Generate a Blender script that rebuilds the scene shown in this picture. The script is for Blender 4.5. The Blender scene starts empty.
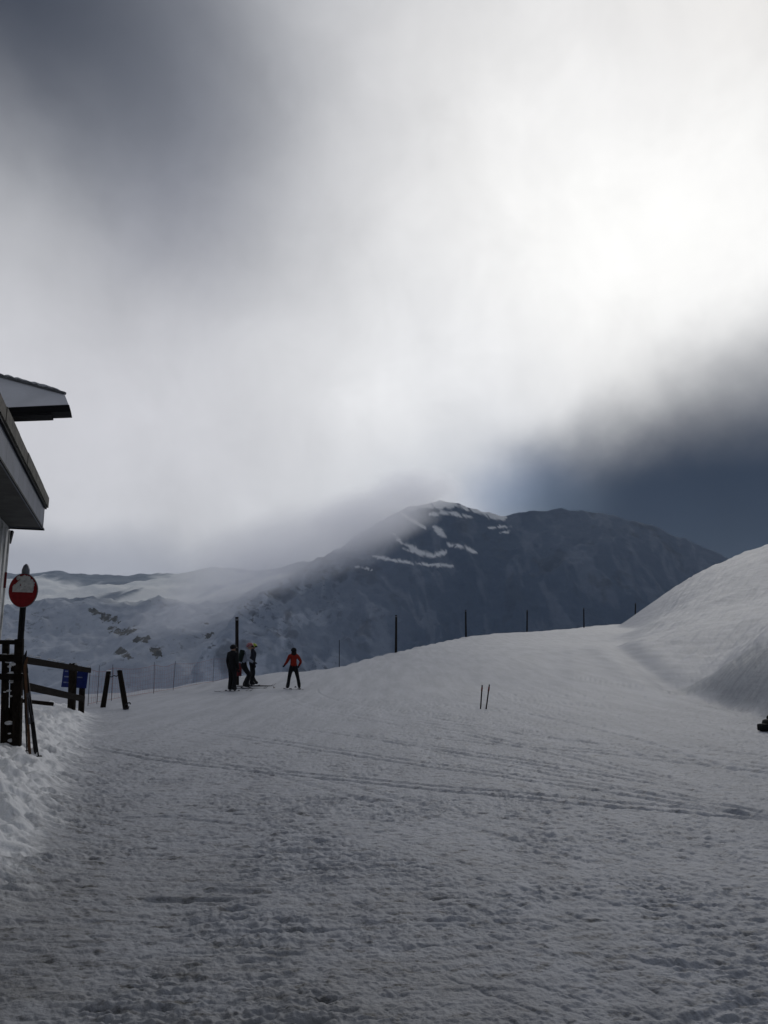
import bpy, bmesh, math, random
import numpy as np
from mathutils import Vector, Matrix

random.seed(7)
S = bpy.context.scene
COL = S.collection
R = math.radians
EYE, PITCH, F = 1.62, R(10.3), 760.0
CP, SP = math.cos(PITCH), math.sin(PITCH)


def ray(px, py):
    x, y = (px - 384) / F, (512 - py) / F
    return Vector((x, CP - y * SP, SP + y * CP))


def at(px, py, Y):
    d = ray(px, py)
    return Vector((0, 0, EYE)) + d * (Y / d.y)


def azel(px, py):
    d = ray(px, py).normalized()
    return math.degrees(math.atan2(d.x, d.y)), math.degrees(math.asin(d.z))


# ------------------------------------------------------------------ noise
def _hash(ix, iy, seed):
    h = (ix.astype(np.int64) * 374761393 + iy.astype(np.int64) * 668265263 + seed * 974634777) & 0xFFFFFFFF
    h = ((h ^ (h >> 13)) * 1274126177) & 0xFFFFFFFF
    return (h ^ (h >> 16)) & 0xFFFFFFFF


def noise2(x, y, seed=0):
    ix, iy = np.floor(x), np.floor(y)
    fx, fy = x - ix, y - iy
    u = fx * fx * fx * (fx * (fx * 6 - 15) + 10)
    v = fy * fy * fy * (fy * (fy * 6 - 15) + 10)

    def g(ox, oy):
        a = _hash(ix + ox, iy + oy, seed) * (2 * math.pi / 4294967296.0)
        return np.cos(a) * (fx - ox) + np.sin(a) * (fy - oy)
    return 1.5 * ((g(0, 0) * (1 - u) + g(1, 0) * u) * (1 - v) + (g(0, 1) * (1 - u) + g(1, 1) * u) * v)


def fbm(x, y, oct=4, seed=0, gain=0.5, ridged=False):
    s, a, f = 0, 1.0, 1.0
    for i in range(oct):
        n = noise2(x * f + 17.3 * i, y * f - 9.1 * i, seed + i)
        if ridged:
            n = 1 - 2 * np.abs(n)
        s = s + a * n
        a *= gain
        f *= 2.03
    return s


def sstep(a, b, x):
    t = np.clip((x - a) / (b - a), 0, 1)
    return t * t * (3 - 2 * t)


# ------------------------------------------------------------------ object helpers
def tag(o, label=None, cat=None, group=None, kind=None):
    if label: o['label'] = label
    if cat: o['category'] = cat
    if group: o['group'] = group
    if kind: o['kind'] = kind
    return o


def empty(name, loc=(0, 0, 0), rz=0.0):
    o = bpy.data.objects.new(name, None)
    o.empty_display_size = 0.2
    o.location = loc
    o.rotation_euler = (0, 0, rz)
    COL.objects.link(o)
    return o


def link_mesh(name, me, mats, parent=None, loc=None, rz=0.0):
    for m in (mats if isinstance(mats, (list, tuple)) else [mats]):
        me.materials.append(m)
    o = bpy.data.objects.new(name, me)
    COL.objects.link(o)
    if parent: o.parent = parent
    if loc is not None: o.location = loc
    o.rotation_euler = (0, 0, rz)
    return o


class MB:
    """collects shapes in one bmesh"""
    def __init__(self):
        self.bm = bmesh.new()

    def box(self, c, size, rot=None, bevel=0.0, mi=0):
        r = bmesh.ops.create_cube(self.bm, size=1.0)
        vs = r['verts']
        M = Matrix.Translation(Vector(c)) @ (rot.to_4x4() if rot is not None else Matrix()) @ Matrix.Diagonal((*size, 1))
        bmesh.ops.transform(self.bm, matrix=M, verts=vs)
        if bevel > 0:
            es = list({e for v in vs for e in v.link_edges})
            bmesh.ops.bevel(self.bm, geom=es, offset=bevel, segments=2, affect='EDGES', profile=0.6)
        return self

    def beam(self, a, b, w, h, up=(0, 0, 1), bevel=0.0, jitter=0.0):
        """box from a to b, w across, h along 'up'"""
        a, b = Vector(a), Vector(b)
        z = (b - a)
        L = z.length
        z.normalize()
        x = z.cross(Vector(up))
        if x.length < 1e-4: x = z.cross(Vector((1, 0, 0)))
        x.normalize()
        y = x.cross(z)
        rot = Matrix((x, z, y)).transposed()
        return self.box((a + b) / 2, (w, L, h), rot, bevel)

    def tube(self, pts, radii, seg=10, cap=True):
        pts = [Vector(p) for p in pts]
        if not isinstance(radii, (list, tuple)): radii = [radii] * len(pts)
        rings = []
        for i, p in enumerate(pts):
            t = (pts[min(i + 1, len(pts) - 1)] - pts[max(i - 1, 0)]).normalized()
            x = t.cross(Vector((0.31, 0.95, 0.05)))
            if x.length < 1e-3: x = t.cross(Vector((1, 0, 0)))
            x.normalize()
            y = t.cross(x)
            rings.append([self.bm.verts.new(p + radii[i] * (math.cos(2 * math.pi * k / seg) * x + math.sin(2 * math.pi * k / seg) * y)) for k in range(seg)])
        for i in range(len(rings) - 1):
            for k in range(seg):
                self.bm.faces.new((rings[i][k], rings[i][(k + 1) % seg], rings[i + 1][(k + 1) % seg], rings[i + 1][k]))
        if cap:
            self.bm.faces.new(list(reversed(rings[0])))
            self.bm.faces.new(rings[-1])
        return self

    def prism(self, poly, ext):
        """poly: list of 3d points, extruded by vector ext"""
        a = [self.bm.verts.new(Vector(p)) for p in poly]
        b = [self.bm.verts.new(Vector(p) + Vector(ext)) for p in poly]
        n = len(a)
        self.bm.faces.new(a)
        self.bm.faces.new(list(reversed(b)))
        for i in range(n):
            self.bm.faces.new((a[i], b[i], b[(i + 1) % n], a[(i + 1) % n]))
        return self

    def ball(self, c, size, rot=None, sub=2):
        r = bmesh.ops.create_icosphere(self.bm, subdivisions=sub, radius=1.0)
        M = Matrix.Translation(Vector(c)) @ (rot.to_4x4() if rot is not None else Matrix()) @ Matrix.Diagonal((*size, 1))
        bmesh.ops.transform(self.bm, matrix=M, verts=r['verts'])
        return self

    def rough(self, amp, scale=3.0, seed=1):
        for v in self.bm.verts:
            p = v.co
            n = noise2(np.array([p.x * scale + p.z * 2.1]), np.array([p.y * scale + p.z * 1.3]), seed)[0]
            m = noise2(np.array([p.z * scale + 5]), np.array([p.x * scale + p.y]), seed + 3)[0]
            v.co += Vector((n, m, n * m)) * amp
        return self

    def build(self, name, mat, parent=None, loc=None, rz=0.0, smooth=False):
        bmesh.ops.recalc_face_normals(self.bm, faces=self.bm.faces)
        me = bpy.data.meshes.new(name)
        self.bm.to_mesh(me)
        self.bm.free()
        if smooth: me.shade_smooth()
        return link_mesh(name, me, mat, parent, loc, rz)


# ------------------------------------------------------------------ node helpers
class NT:
    def __init__(self, tree):
        self.t = tree

    def n(self, typ, **kw):
        o = self.t.nodes.new(typ)
        for k, v in kw.items(): setattr(o, k, v)
        return o

    def put(self, sock, v):
        if hasattr(v, 'is_linked') or hasattr(v, 'links'):
            self.t.links.new(v, sock)
        else:
            sock.default_value = v

    def m(self, op, a, b=None, c=None, clamp=False):
        o = self.n('ShaderNodeMath', operation=op, use_clamp=clamp)
        self.put(o.inputs[0], a)
        if b is not None: self.put(o.inputs[1], b)
        if c is not None: self.put(o.inputs[2], c)
        return o.outputs[0]

    def smooth(self, x, a, b):
        o = self.n('ShaderNodeMapRange', interpolation_type='SMOOTHSTEP')
        self.put(o.inputs['Value'], x)
        self.put(o.inputs['From Min'], a)
        self.put(o.inputs['From Max'], b)
        return o.outputs[0]

    def lin(self, x, a, b, c=0.0, d=1.0):
        o = self.n('ShaderNodeMapRange')
        self.put(o.inputs['Value'], x)
        for k, v in zip(('From Min', 'From Max', 'To Min', 'To Max'), (a, b, c, d)): self.put(o.inputs[k], v)
        return o.outputs[0]

    def mix(self, f, a, b, blend='MIX'):
        o = self.n('ShaderNodeMix', data_type='RGBA', blend_type=blend)
        self.put(o.inputs[0], f)
        for s, v in ((o.inputs[6], a), (o.inputs[7], b)):
            self.put(s, (*v, 1) if isinstance(v, tuple) and len(v) == 3 else v)
        return o.outputs[2]

    def noise(self, vec, scale, detail=4, rough=0.5, dist=0.0, w=None):
        o = self.n('ShaderNodeTexNoise')
        if vec is not None: self.put(o.inputs['Vector'], vec)
        o.inputs['Scale'].default_value = scale
        o.inputs['Detail'].default_value = detail
        o.inputs['Roughness'].default_value = rough
        o.inputs['Distortion'].default_value = dist
        return o

    def mapping(self, vec, scale=(1, 1, 1), rot=(0, 0, 0), loc=(0, 0, 0)):
        o = self.n('ShaderNodeMapping')
        self.put(o.inputs['Vector'], vec)
        o.inputs['Scale'].default_value = scale
        o.inputs['Rotation'].default_value = rot
        o.inputs['Location'].default_value = loc
        return o.outputs[0]


def new_mat(name):
    m = bpy.data.materials.new(name)
    m.use_nodes = True
    t = NT(m.node_tree)
    b = m.node_tree.nodes['Principled BSDF']
    return m, t, b


def simple_mat(name, col, rough=0.6, var=0.25, scale=9.0, bump=0.15, stretch=(1, 1, 1), col2=None, metal=0.0, bscale=None, spec=0.12):
    m, t, b = new_mat(name)
    tc = t.n('ShaderNodeTexCoord').outputs['Object']
    v = t.mapping(tc, stretch)
    n = t.noise(v, scale, 5, 0.6)
    c2 = col2 or tuple(c * (1 - var) for c in col)
    t.put(b.inputs['Base Color'], t.mix(t.smooth(n.outputs[0], 0.35, 0.68), col, c2))
    b.inputs['Roughness'].default_value = rough
    b.inputs['Metallic'].default_value = metal
    b.inputs['Specular IOR Level'].default_value = spec
    if bump > 0:
        bp = t.n('ShaderNodeBump')
        bp.inputs['Strength'].default_value = bump
        bp.inputs['Distance'].default_value = 0.02
        t.put(bp.inputs['Height'], t.noise(v, bscale or scale * 3, 4, 0.6).outputs[0])
        t.put(b.inputs['Normal'], bp.outputs[0])
    return m


# ------------------------------------------------------------------ world
SUN_AZ, SUN_EL = 19.0, 29.0


def build_world():
    w = bpy.data.worlds.new("World")
    S.world = w
    w.use_nodes = True
    w.cycles.sampling_method = 'MANUAL'
    w.cycles.sample_map_resolution = 512
    nt = w.node_tree
    nt.nodes.clear()
    t = NT(nt)
    tc = t.n('ShaderNodeTexCoord').outputs['Generated']
    d = t.n('ShaderNodeVectorMath', operation='NORMALIZE')
    t.put(d.inputs[0], tc)
    dv = d.outputs[0]

    def warp(scale, detail, amp, rough=0.55):
        n = t.noise(dv, scale, detail, rough)
        s = t.n('ShaderNodeSeparateColor')
        t.put(s.inputs[0], n.outputs['Color'])
        return (t.m('MULTIPLY', t.m('SUBTRACT', s.outputs[0], 0.5), amp), t.m('MULTIPLY', t.m('SUBTRACT', s.outputs[1], 0.5), amp))
    sx = t.n('ShaderNodeSeparateXYZ')
    t.put(sx.inputs[0], dv)
    az0 = t.m('MULTIPLY', t.m('ARCTAN2', sx.outputs[0], sx.outputs[1]), 57.29578)
    el0 = t.m('MULTIPLY', t.m('ARCSINE', sx.outputs[2]), 57.29578)
    w1, w2 = warp(3.0, 4, 7.0, 0.5), warp(9, 5, 2.6, 0.55)
    az = t.m('ADD', az0, t.m('ADD', w1[0], w2[0]))
    el = t.m('ADD', el0, t.m('ADD', w1[1], w2[1]))

    def blob(px, py, sa, se, rot=0.0, sharp=1.0):
        a, e = azel(px, py)
        sa, se = sa * 0.0745, se * 0.0745
        c, s = math.cos(R(rot)), math.sin(R(rot))
        dx, dy = t.m('SUBTRACT', az, a), t.m('SUBTRACT', el, e)
        p = t.m('ADD', t.m('MULTIPLY', dx, c / sa), t.m('MULTIPLY', dy, s / sa))
        q = t.m('ADD', t.m('MULTIPLY', dx, -s / se), t.m('MULTIPLY', dy, c / se))
        r2 = t.m('ADD', t.m('MULTIPLY', p, p), t.m('MULTIPLY', q, q))
        if sharp != 1.0: r2 = t.m('POWER', r2, sharp)
        return t.m('EXPONENT', t.m('MULTIPLY', r2, -1.0))
    col = (0.57, 0.575, 0.60)

    def lay(mask, colr, amt=1.0):
        nonlocal col
        col = t.mix(t.m('MULTIPLY', mask, amt, clamp=True), col, colr)
    front = t.smooth(t.m('ABSOLUTE', az), 80, 42)
    lay(t.m('SUBTRACT', 1.0, front), (0.160, 0.178, 0.212))
    lay(t.smooth(el, 43, 62), (0.205, 0.218, 0.245))
    # dark cloud in the upper left and its streaks
    lay(blob(210, 20, 170, 110, 0), (0.36, 0.37, 0.40), 0.75)
    lay(blob(175, 180, 100, 110, 0), (0.31, 0.315, 0.365), 0.75)
    lay(blob(115, 60, 180, 120, -12), (0.165, 0.18, 0.215), 0.85)
    lay(blob(-10, -40, 190, 105, -10), (0.045, 0.053, 0.075), 1.0)
    lay(blob(60, 430, 190, 120, 0), (0.66, 0.66, 0.70), 0.8)
    lay(blob(770, -30, 270, 190, 0), (0.85, 0.825, 0.80), 0.95)
    # veiled sun
    lay(blob(570, 170, 170, 240, 32), (0.90, 0.895, 0.89), 0.95)
    lay(blob(650, 255, 240, 130, 14), (1.06, 1.055, 1.035), 1.0)
    lay(blob(405, 400, 130, 110, 25), (0.90, 0.905, 0.92), 0.85)
    lay(blob(420, 475, 110, 45, 20), (0.66, 0.68, 0.72), 0.7)
    # low grey cloud base beyond the plateau
    e555 = azel(100, 562)[1]
    low = t.m('MULTIPLY', t.smooth(el, e555 + 3.4, e555 - 0.2), t.smooth(az, 9, 2))
    lay(low, (0.37, 0.38, 0.43), 0.95)
    # blue gap
    gap = blob(526, 487, 62, 30, 10)
    lay(gap, (0.21, 0.26, 0.38), 0.8)
    # dark cloud over the shaded side at the right, its edge widening outwards
    azq = t.m('ADD', az0, t.m('ADD', t.m('MULTIPLY', w1[0], 0.45), t.m('MULTIPLY', w2[0], 1.2)))
    elq = t.m('ADD', el0, t.m('ADD', t.m('MULTIPLY', w1[1], 0.45), t.m('MULTIPLY', w2[1], 1.2)))
    a1, e1 = azel(540, 449)
    a2, e2 = azel(768, 356)
    nx, ny = -(e2 - e1), (a2 - a1)
    L = math.hypot(nx, ny)
    dist = t.m('ADD', t.m('MULTIPLY', t.m('SUBTRACT', azq, a1), nx / L), t.m('MULTIPLY', t.m('SUBTRACT', elq, e1), ny / L))
    dist = t.m('DIVIDE', dist, t.m('ADD', 3.0, t.m('MULTIPLY', t.m('MAXIMUM', t.m('SUBTRACT', az0, a1), 0.0), 0.20)))
    dk = t.m('MULTIPLY', t.smooth(dist, 1.0, -1.2), t.smooth(azq, azel(466, 500)[0], azel(556, 500)[0]))
    dk = t.m('MULTIPLY', dk, t.smooth(az, 95, 60))
    dkn = t.noise(dv, 9, 5, 0.55)
    lay(dk, t.mix(dkn.outputs[0], (0.006, 0.013, 0.032), (0.014, 0.025, 0.052)), 1.0)
    # soft upright bands and finer mottling
    vs = t.n('ShaderNodeCombineXYZ')
    t.put(vs.inputs[0], t.m('ADD', t.m('MULTIPLY', az, 0.075), t.m('MULTIPLY', el, 0.004)))
    t.put(vs.inputs[1], t.m('MULTIPLY', el, 0.022))
    sn = t.noise(vs.outputs[0], 1.6, 6, 0.58)
    sn2 = t.noise(dv, 8.0, 6, 0.6, 0.4)
    k = t.m('ADD', t.m('MULTIPLY', t.m('SUBTRACT', sn.outputs[0], 0.5), 0.20), t.m('MULTIPLY', t.m('SUBTRACT', sn2.outputs[0], 0.5), 0.26))
    hv = t.n('ShaderNodeVectorMath', operation='SCALE')
    t.put(hv.inputs[0], col)
    t.put(hv.inputs['Scale'], t.m('ADD', 1.0, k))
    col = hv.outputs[0]
    sky = t.n('ShaderNodeTexSky', sky_type='NISHITA', sun_disc=False)
    sky.sun_elevation = R(SUN_EL)
    sky.sun_rotation = R(SUN_AZ)
    sky.altitude = 2200
    bg1 = t.n('ShaderNodeBackground')
    t.put(bg1.inputs[0], sky.outputs[0])
    bg1.inputs[1].default_value = 0.06
    bg2 = t.n('ShaderNodeBackground')
    t.put(bg2.inputs[0], col)
    bg2.inputs[1].default_value = 1.0
    ms = t.n('ShaderNodeMixShader')
    t.put(ms.inputs[0], t.m('SUBTRACT', 0.97, t.m('MULTIPLY', gap, 0.25)))
    t.put(ms.inputs[1], bg1.outputs[0])
    t.put(ms.inputs[2], bg2.outputs[0])
    out = t.n('ShaderNodeOutputWorld')
    t.put(out.inputs[0], ms.outputs[0])


build_world()
sl = bpy.data.lights.new("sun", 'SUN')
sl.energy = 0.4
sl.angle = R(24)
sl.color = (1.0, 0.965, 0.91)
so = bpy.data.objects.new("sun", sl)
COL.objects.link(so)
sd = Vector((math.sin(R(SUN_AZ)) * math.cos(R(SUN_EL)), math.cos(R(SUN_AZ)) * math.cos(R(SUN_EL)), math.sin(R(SUN_EL))))
so.rotation_euler = sd.to_track_quat('Z', 'Y').to_euler()
so.location = (20, 60, 60)

# ------------------------------------------------------------------ camera
cd = bpy.data.cameras.new("camera")
cd.sensor_fit = 'VERTICAL'
cd.sensor_height = 36.0
cd.sensor_width = 27.0
cd.lens = F / 1024 * 36.0
cd.clip_end = 40000
cd.clip_start = 0.05
co = bpy.data.objects.new("camera", cd)
co.location = (0, 0, EYE)
co.rotation_euler = (R(90) + PITCH, 0, 0)
COL.objects.link(co)
S.camera = co

# ------------------------------------------------------------------ piste ground shape
# lodge frame: u runs along its front wall towards (and past) the viewer, v outwards to the piste
BA = R(19.0)
UA = Vector((math.sin(BA), -math.cos(BA), 0))
VA = Vector((math.cos(BA), math.sin(BA), 0))
_w = at(7, 560, 12.7)
W0 = Vector((_w.x, _w.y, 0)) + UA * -0.12


def lodge(u, v, w): return W0 + UA * u + VA * v + Vector((0, 0, w))


CREST = [(-700, 700, 24), (-300, 696, 25), (0, 695, 27), (90, 694, 28), (130, 692, 30), (170, 687, 33), (240, 676, 38), (300, 672, 43), (340, 667, 48),
         (396, 652, 62), (466, 636.5, 88), (527, 632, 104), (584, 627, 120), (640, 622.5, 128), (660, 609, 124),
         (700, 574, 112), (712, 566, 108), (768, 544, 100), (850, 515, 95), (1000, 470, 92), (1300, 420, 88)]
CTRL = [at(*c) for c in CREST[:14]]
for c in [(400, 690, 31), (500, 688, 33), (600, 686, 31), (450, 665, 45), (550, 655, 50), (600, 641, 78), (500, 650, 58), (612, 650, 52), (650, 676, 34), (690, 698, 25.5), (640, 632, 85)]:
    CTRL.append(at(*c))
for x in (-14, -9, -4, 1, 6):
    for y in (-6, 2, 8, 14, 20, 26):
        CTRL.append(Vector((x, y, 0)))
for p in [(-6, 31, 0), (-3, 32, 0), (0, 30, 0), (10, 2, 0), (10, 8, 0), (10, 15, 0), (14, 4, 0), (9.5, 20, 0.0), (20, 5, 0), (15, 22, 0.1), (25, 35, .8), (35, 60, 2.0), (45, 90, 3.8), (60, 125, 6), (20, -20, 0), (-40, -40, 0), (40, -40, 0), (0, -60, 0), (-60, 10, -1), (50, 10, 0.3),
          (-60, 60, -3)]:
    CTRL.append(Vector(p))
# the slope rising at the right, with the bank cut into its foot
FOOT = [at(660, 613, 126), at(634, 634, 85), at(614, 650, 54), at(650, 676, 34.5), at(690, 698, 25.7), at(730, 710, 21.3), at(768, 718, 18.8), at(830, 736, 15.6), at(930, 770, 12)]
BANKTOP = [at(694, 690, 28.2), at(730, 664, 25.3), at(768, 641, 22.6), at(830, 600, 19.4), at(930, 540, 15.6)]
HILL = [at(*c) for c in CREST[14:]] + FOOT + BANKTOP
for p in FOOT: HILL.append(p + Vector((-4.7, -1.0, -1.6)))
for c in [(768, 596, 62), (730, 652, 33), (768, 627, 31), (768, 612, 42), (830, 575, 30), (900, 560, 50), (740, 570, 84), (1000, 480, 25)]:
    HILL.append(at(*c))
HILL += [Vector((40, 8, 9)), Vector((60, 20, 16)), Vector((30, -10, 3)), Vector((50, -40, 5)), Vector((0, 10, -12)), Vector((-10, 60, -22)), Vector((0, -40, -12)), Vector((10, 100, -14)), Vector((-40, 20, -30))]


class Tps:
    def __init__(self, pts, lam):
        self.X = np.array([[p.x, p.y] for p in pts]) / 30.0
        n = len(pts)
        d2 = ((self.X[:, None, :] - self.X[None]) ** 2).sum(-1)
        K = 0.5 * d2 * np.log(d2 + 1e-12) + lam * np.eye(n)
        P = np.c_[np.ones(n), self.X]
        A = np.zeros((n + 3, n + 3))
        A[:n, :n] = K; A[:n, n:] = P; A[n:, :n] = P.T
        self.w = np.linalg.solve(A, np.r_[[p.z for p in pts], 0, 0, 0])

    def __call__(self, x, y):
        w = self.w
        z = w[-3] + w[-2] * x + w[-1] * y
        for i in range(len(self.X)):
            d2 = (x - self.X[i, 0]) ** 2 + (y - self.X[i, 1]) ** 2
            z = z + w[i] * 0.5 * d2 * np.log(d2 + 1e-12)
        return z


PISTE, SLOPE = Tps(CTRL, 0.0004), Tps(HILL, 0.0004)
_cp = [at(*c) for c in CREST]
_ca = np.array([math.atan2(p.x, p.y) for p in _cp])
_cr = np.array([math.hypot(p.x, p.y) for p in _cp])
_ca = np.r_[-math.pi, -2.2, -1.5, _ca, 1.9, 2.4, math.pi]
_cr = np.r_[400, 400, 30, _cr, 90, 400, 400]


def seg_dist(x, y, pts):
    d = np.full(np.shape(x), 1e9)
    for p, q in zip(pts[:-1], pts[1:]):
        dx, dy = q.x - p.x, q.y - p.y
        t = np.clip(((x - p.x) * dx + (y - p.y) * dy) / (dx * dx + dy * dy), 0, 1)
        d = np.minimum(d, np.hypot(x - p.x - t * dx, y - p.y - t * dy))
    return d


def ground_macro(x, y):
    x, y = np.asarray(x, float), np.asarray(y, float)
    sh = x.shape
    x, y = x.ravel(), y.ravel()
    r = np.hypot(x, y)
    a = np.arctan2(x, y)
    rc = np.interp(a, _ca, _cr)
    k = np.where(r > rc, rc / np.maximum(r, 1e-6), 1.0)
    xc, yc = x * k / 30, y * k / 30
    z = PISTE(xc, yc)
    zh = np.where((a > 0.12) & (a < 2.2), SLOPE(xc, yc), -50)
    zh = np.minimum(zh, 18) - 25 * sstep(0.24, 0.13, a)
    m = 0.22 + 0.35 * sstep(25, 45, r) * sstep(110, 70, r) + 0.001 * r
    z = 0.5 * (z + zh + np.sqrt((z - zh) ** 2 + m * m)) - 0.0
    s = np.maximum(r - rc, 0)
    z = z - 0.62 * (np.sqrt(s * s + 81) - 9)
    # bank shovelled up along the lodge wall and the railing
    u = (x - W0.x) * UA.x + (y - W0.y) * UA.y
    v = (x - W0.x) * VA.x + (y - W0.y) * VA.y
    bank = 0.36 * np.exp(-(np.maximum(v - 0.25, 0) / 0.95) ** 2) * sstep(-9.5, -5, u) * sstep(10.5, 7.0, u) * sstep(-3.5, -0.5, v)
    z = z + bank * (1 + 0.25 * noise2(x * 0.8, y * 0.8, 41))
    return np.maximum(z, -330).reshape(sh), bank.reshape(sh)


def gz(x, y):
    return float(ground_macro(np.array([x]), np.array([y]))[0][0])


def on_ground(px, py, Y=None):
    """point where the ray through (px, py) meets the piste near depth Y"""
    d = ray(px, py)
    best = None
    for i in range(3000):
        s = 2.0 + i * 0.05
        p = Vector((0, 0, EYE)) + d * s
        if Y is not None and p.y < Y * 0.6: continue
        if p.z <= gz(p.x, p.y): return p
    return at(px, py, Y or 30)


def rot_noise(x, y, ang, sx, sy, oct, seed, ridged=False, gain=0.55):
    c, s = math.cos(ang), math.sin(ang)
    return fbm((x * c + y * s) / sx, (-x * s + y * c) / sy, oct, seed, gain, ridged)


TRACKS = []   # ski tracks: (x0, y0, direction, curvature, depth, width, half length)
_rt = random.Random(3)
for i in range(44):
    x0, y0 = _rt.uniform(-2, 15), _rt.uniform(7, 28)
    ang, cur, dep, wid, ln = _rt.gauss(-1.02, 0.2), _rt.gauss(0, 0.009), _rt.uniform(0.010, 0.028), _rt.uniform(0.03, 0.06), _rt.uniform(4, 13)
    TRACKS.append((x0, y0, ang, cur, dep, wid, ln))
    if i % 3:                                   # the other ski, a stride apart
        g = _rt.uniform(0.2, 0.38)
        TRACKS.append((x0 - g * math.sin(ang), y0 + g * math.cos(ang), ang, cur, dep * 0.85, wid, ln * 0.95))
for i in range(16):
    x0, y0 = _rt.uniform(-4, 3.5), _rt.uniform(3.2, 10)
    TRACKS.append((x0, y0, _rt.gauss(0.0, 0.3), _rt.gauss(0, 0.05), _rt.uniform(0.01, 0.026), _rt.uniform(0.014, 0.034), _rt.uniform(0.1, 0.5)))


def ground_detail(x, y, bank):
    r = np.hypot(x, y)
    z = 0.022 * fbm(x / 2.6, y / 2.6, 3, 5)
    z = z + 0.05 * fbm(x / 9.0, y / 9.0, 2, 6) * sstep(12, 30, r)
    n = np.nonzero(r < 46)
    X, Y, Rn = x[n], y[n], r[n]
    right = sstep(-1.5, 4.5, X - 0.06 * Y)             # smoother groomed side
    chop = (1 - 0.74 * right) * (1 - 0.75 * sstep(9, 26, Rn))
    near = 1 - sstep(18, 45, Rn)
    patch = sstep(-0.35, 0.45, fbm(X / 1.3, Y / 1.3, 3, 61))
    a = rot_noise(X, Y, 0.06, 0.34, 0.085, 4, 11, gain=0.6)      # scraped across
    b = rot_noise(X, Y, -0.95, 0.55, 0.07, 4, 21, gain=0.6)      # run along the fall line
    f = fbm(X / 0.075, Y / 0.075, 3, 31, 0.6)
    lump = np.maximum(fbm(X / 0.12, Y / 0.12, 3, 35, 0.5) - 0.25, 0)
    pit = np.maximum(rot_noise(X, Y, 0.10, 0.26, 0.07, 3, 37) - 0.38, 0)
    pit2 = np.maximum(rot_noise(X, Y, -0.8, 0.30, 0.06, 3, 39) - 0.45, 0)
    dz = near * chop * ((0.007 + 0.008 * patch) * a + 0.0075 * f * (0.4 + patch) + 0.015 * lump * patch - 0.044 * pit * (0.4 + patch))
    dz = dz + near * (0.3 + 0.7 * right) * (0.0095 * b + 0.004 * f - 0.038 * pit2)
    lb = np.clip(bank[n] / 0.36, 0, 1)                  # lumpy shovelled snow
    dz = dz + sstep(0.1, 0.6, lb) * (0.15 * np.abs(fbm(X / 0.40, Y / 0.40, 3, 51, 0.42)) + 0.018 * fbm(X / 0.10, Y / 0.10, 3, 55))
    z[n] += dz
    for (x0, y0, ang, cur, dep, wid, ln) in TRACKS:
        sel = np.nonzero((np.abs(x - x0) < ln + 0.5) & (np.abs(y - y0) < ln + 0.5))
        xs, ys = x[sel] - x0, y[sel] - y0
        c, s = math.cos(ang), math.sin(ang)
        p = xs * c + ys * s
        q = -xs * s + ys * c - cur * p * p
        m = np.exp(-(q / wid) ** 2)
        ridge = np.exp(-((q - 1.7 * wid) / (0.8 * wid)) ** 2)
        e = sstep(-ln, -ln * 0.6, p) * sstep(ln, ln * 0.6, p)
        z[sel] -= (dep * m - 0.5 * dep * ridge) * e
    # wind and cutting marks on the slope at the right, worn rut along its foot
    h = np.nonzero((x > 6) & (r > 14) & (r < 140))
    X, Y = x[h], y[h]
    d = seg_dist(X, Y, FOOT)
    fx = np.interp(-Y, [-p.y for p in FOOT], [p.x for p in FOOT])
    hill = sstep(0.3, 2.5, d) * (X > fx)
    dz = hill * (0.09 * rot_noise(X, Y, 0.95, 10.0, 0.9, 5, 71, gain=0.6) + 0.11 * fbm(X / 5.0, Y / 7.0, 4, 73) + 0.03 * fbm(X / 0.9, Y / 0.9, 3, 75))
    w = 0.22 + 0.008 * Y
    dz = dz - np.exp(-(d / w) ** 2) * (0.10 + 0.0035 * Y) * (0.8 + 0.4 * noise2(X / 3, Y / 3, 77)) * sstep(78, 48, Y)
    dz = dz + np.exp(-((d - 2.1 * w) / w) ** 2) * 0.06 * sstep(78, 48, Y)
    z[h] += dz
    z = z + sstep(40, 60, r) * 0.05 * fbm(x / 6, y / 6, 3, 81)
    return z


def grid_mesh(name, X, Y, Z, wrap=False):
    nr, na = X.shape
    me = bpy.data.meshes.new(name)
    n = nr * na
    me.vertices.add(n)
    me.vertices.foreach_set('co', np.stack([X, Y, Z], -1).astype(np.float32).ravel())
    idx = np.arange(n).reshape(nr, na)
    if wrap:
        nxt = np.roll(idx, -1, axis=1)
        q = np.stack([idx[:-1], nxt[:-1], nxt[1:], idx[1:]], -1).reshape(-1, 4)
    else:
        q = np.stack([idx[:-1, :-1], idx[:-1, 1:], idx[1:, 1:], idx[1:, :-1]], -1).reshape(-1, 4)
    q = q[:, ::-1]
    me.loops.add(q.size)
    me.loops.foreach_set('vertex_index', q.astype(np.int32).ravel())
    me.polygons.add(len(q))
    me.polygons.foreach_set('loop_start', np.arange(0, q.size, 4, dtype=np.int32))
    me.polygons.foreach_set('loop_total', np.full(len(q), 4, dtype=np.int32))
    me.update(calc_edges=True)
    me.polygons.foreach_set('use_smooth', np.ones(len(q), dtype=bool))
    return me


def add_attr(me, name, arr):
    a = me.attributes.new(name, 'FLOAT', 'POINT')
    a.data.foreach_set('value', arr.astype(np.float32).ravel())


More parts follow.
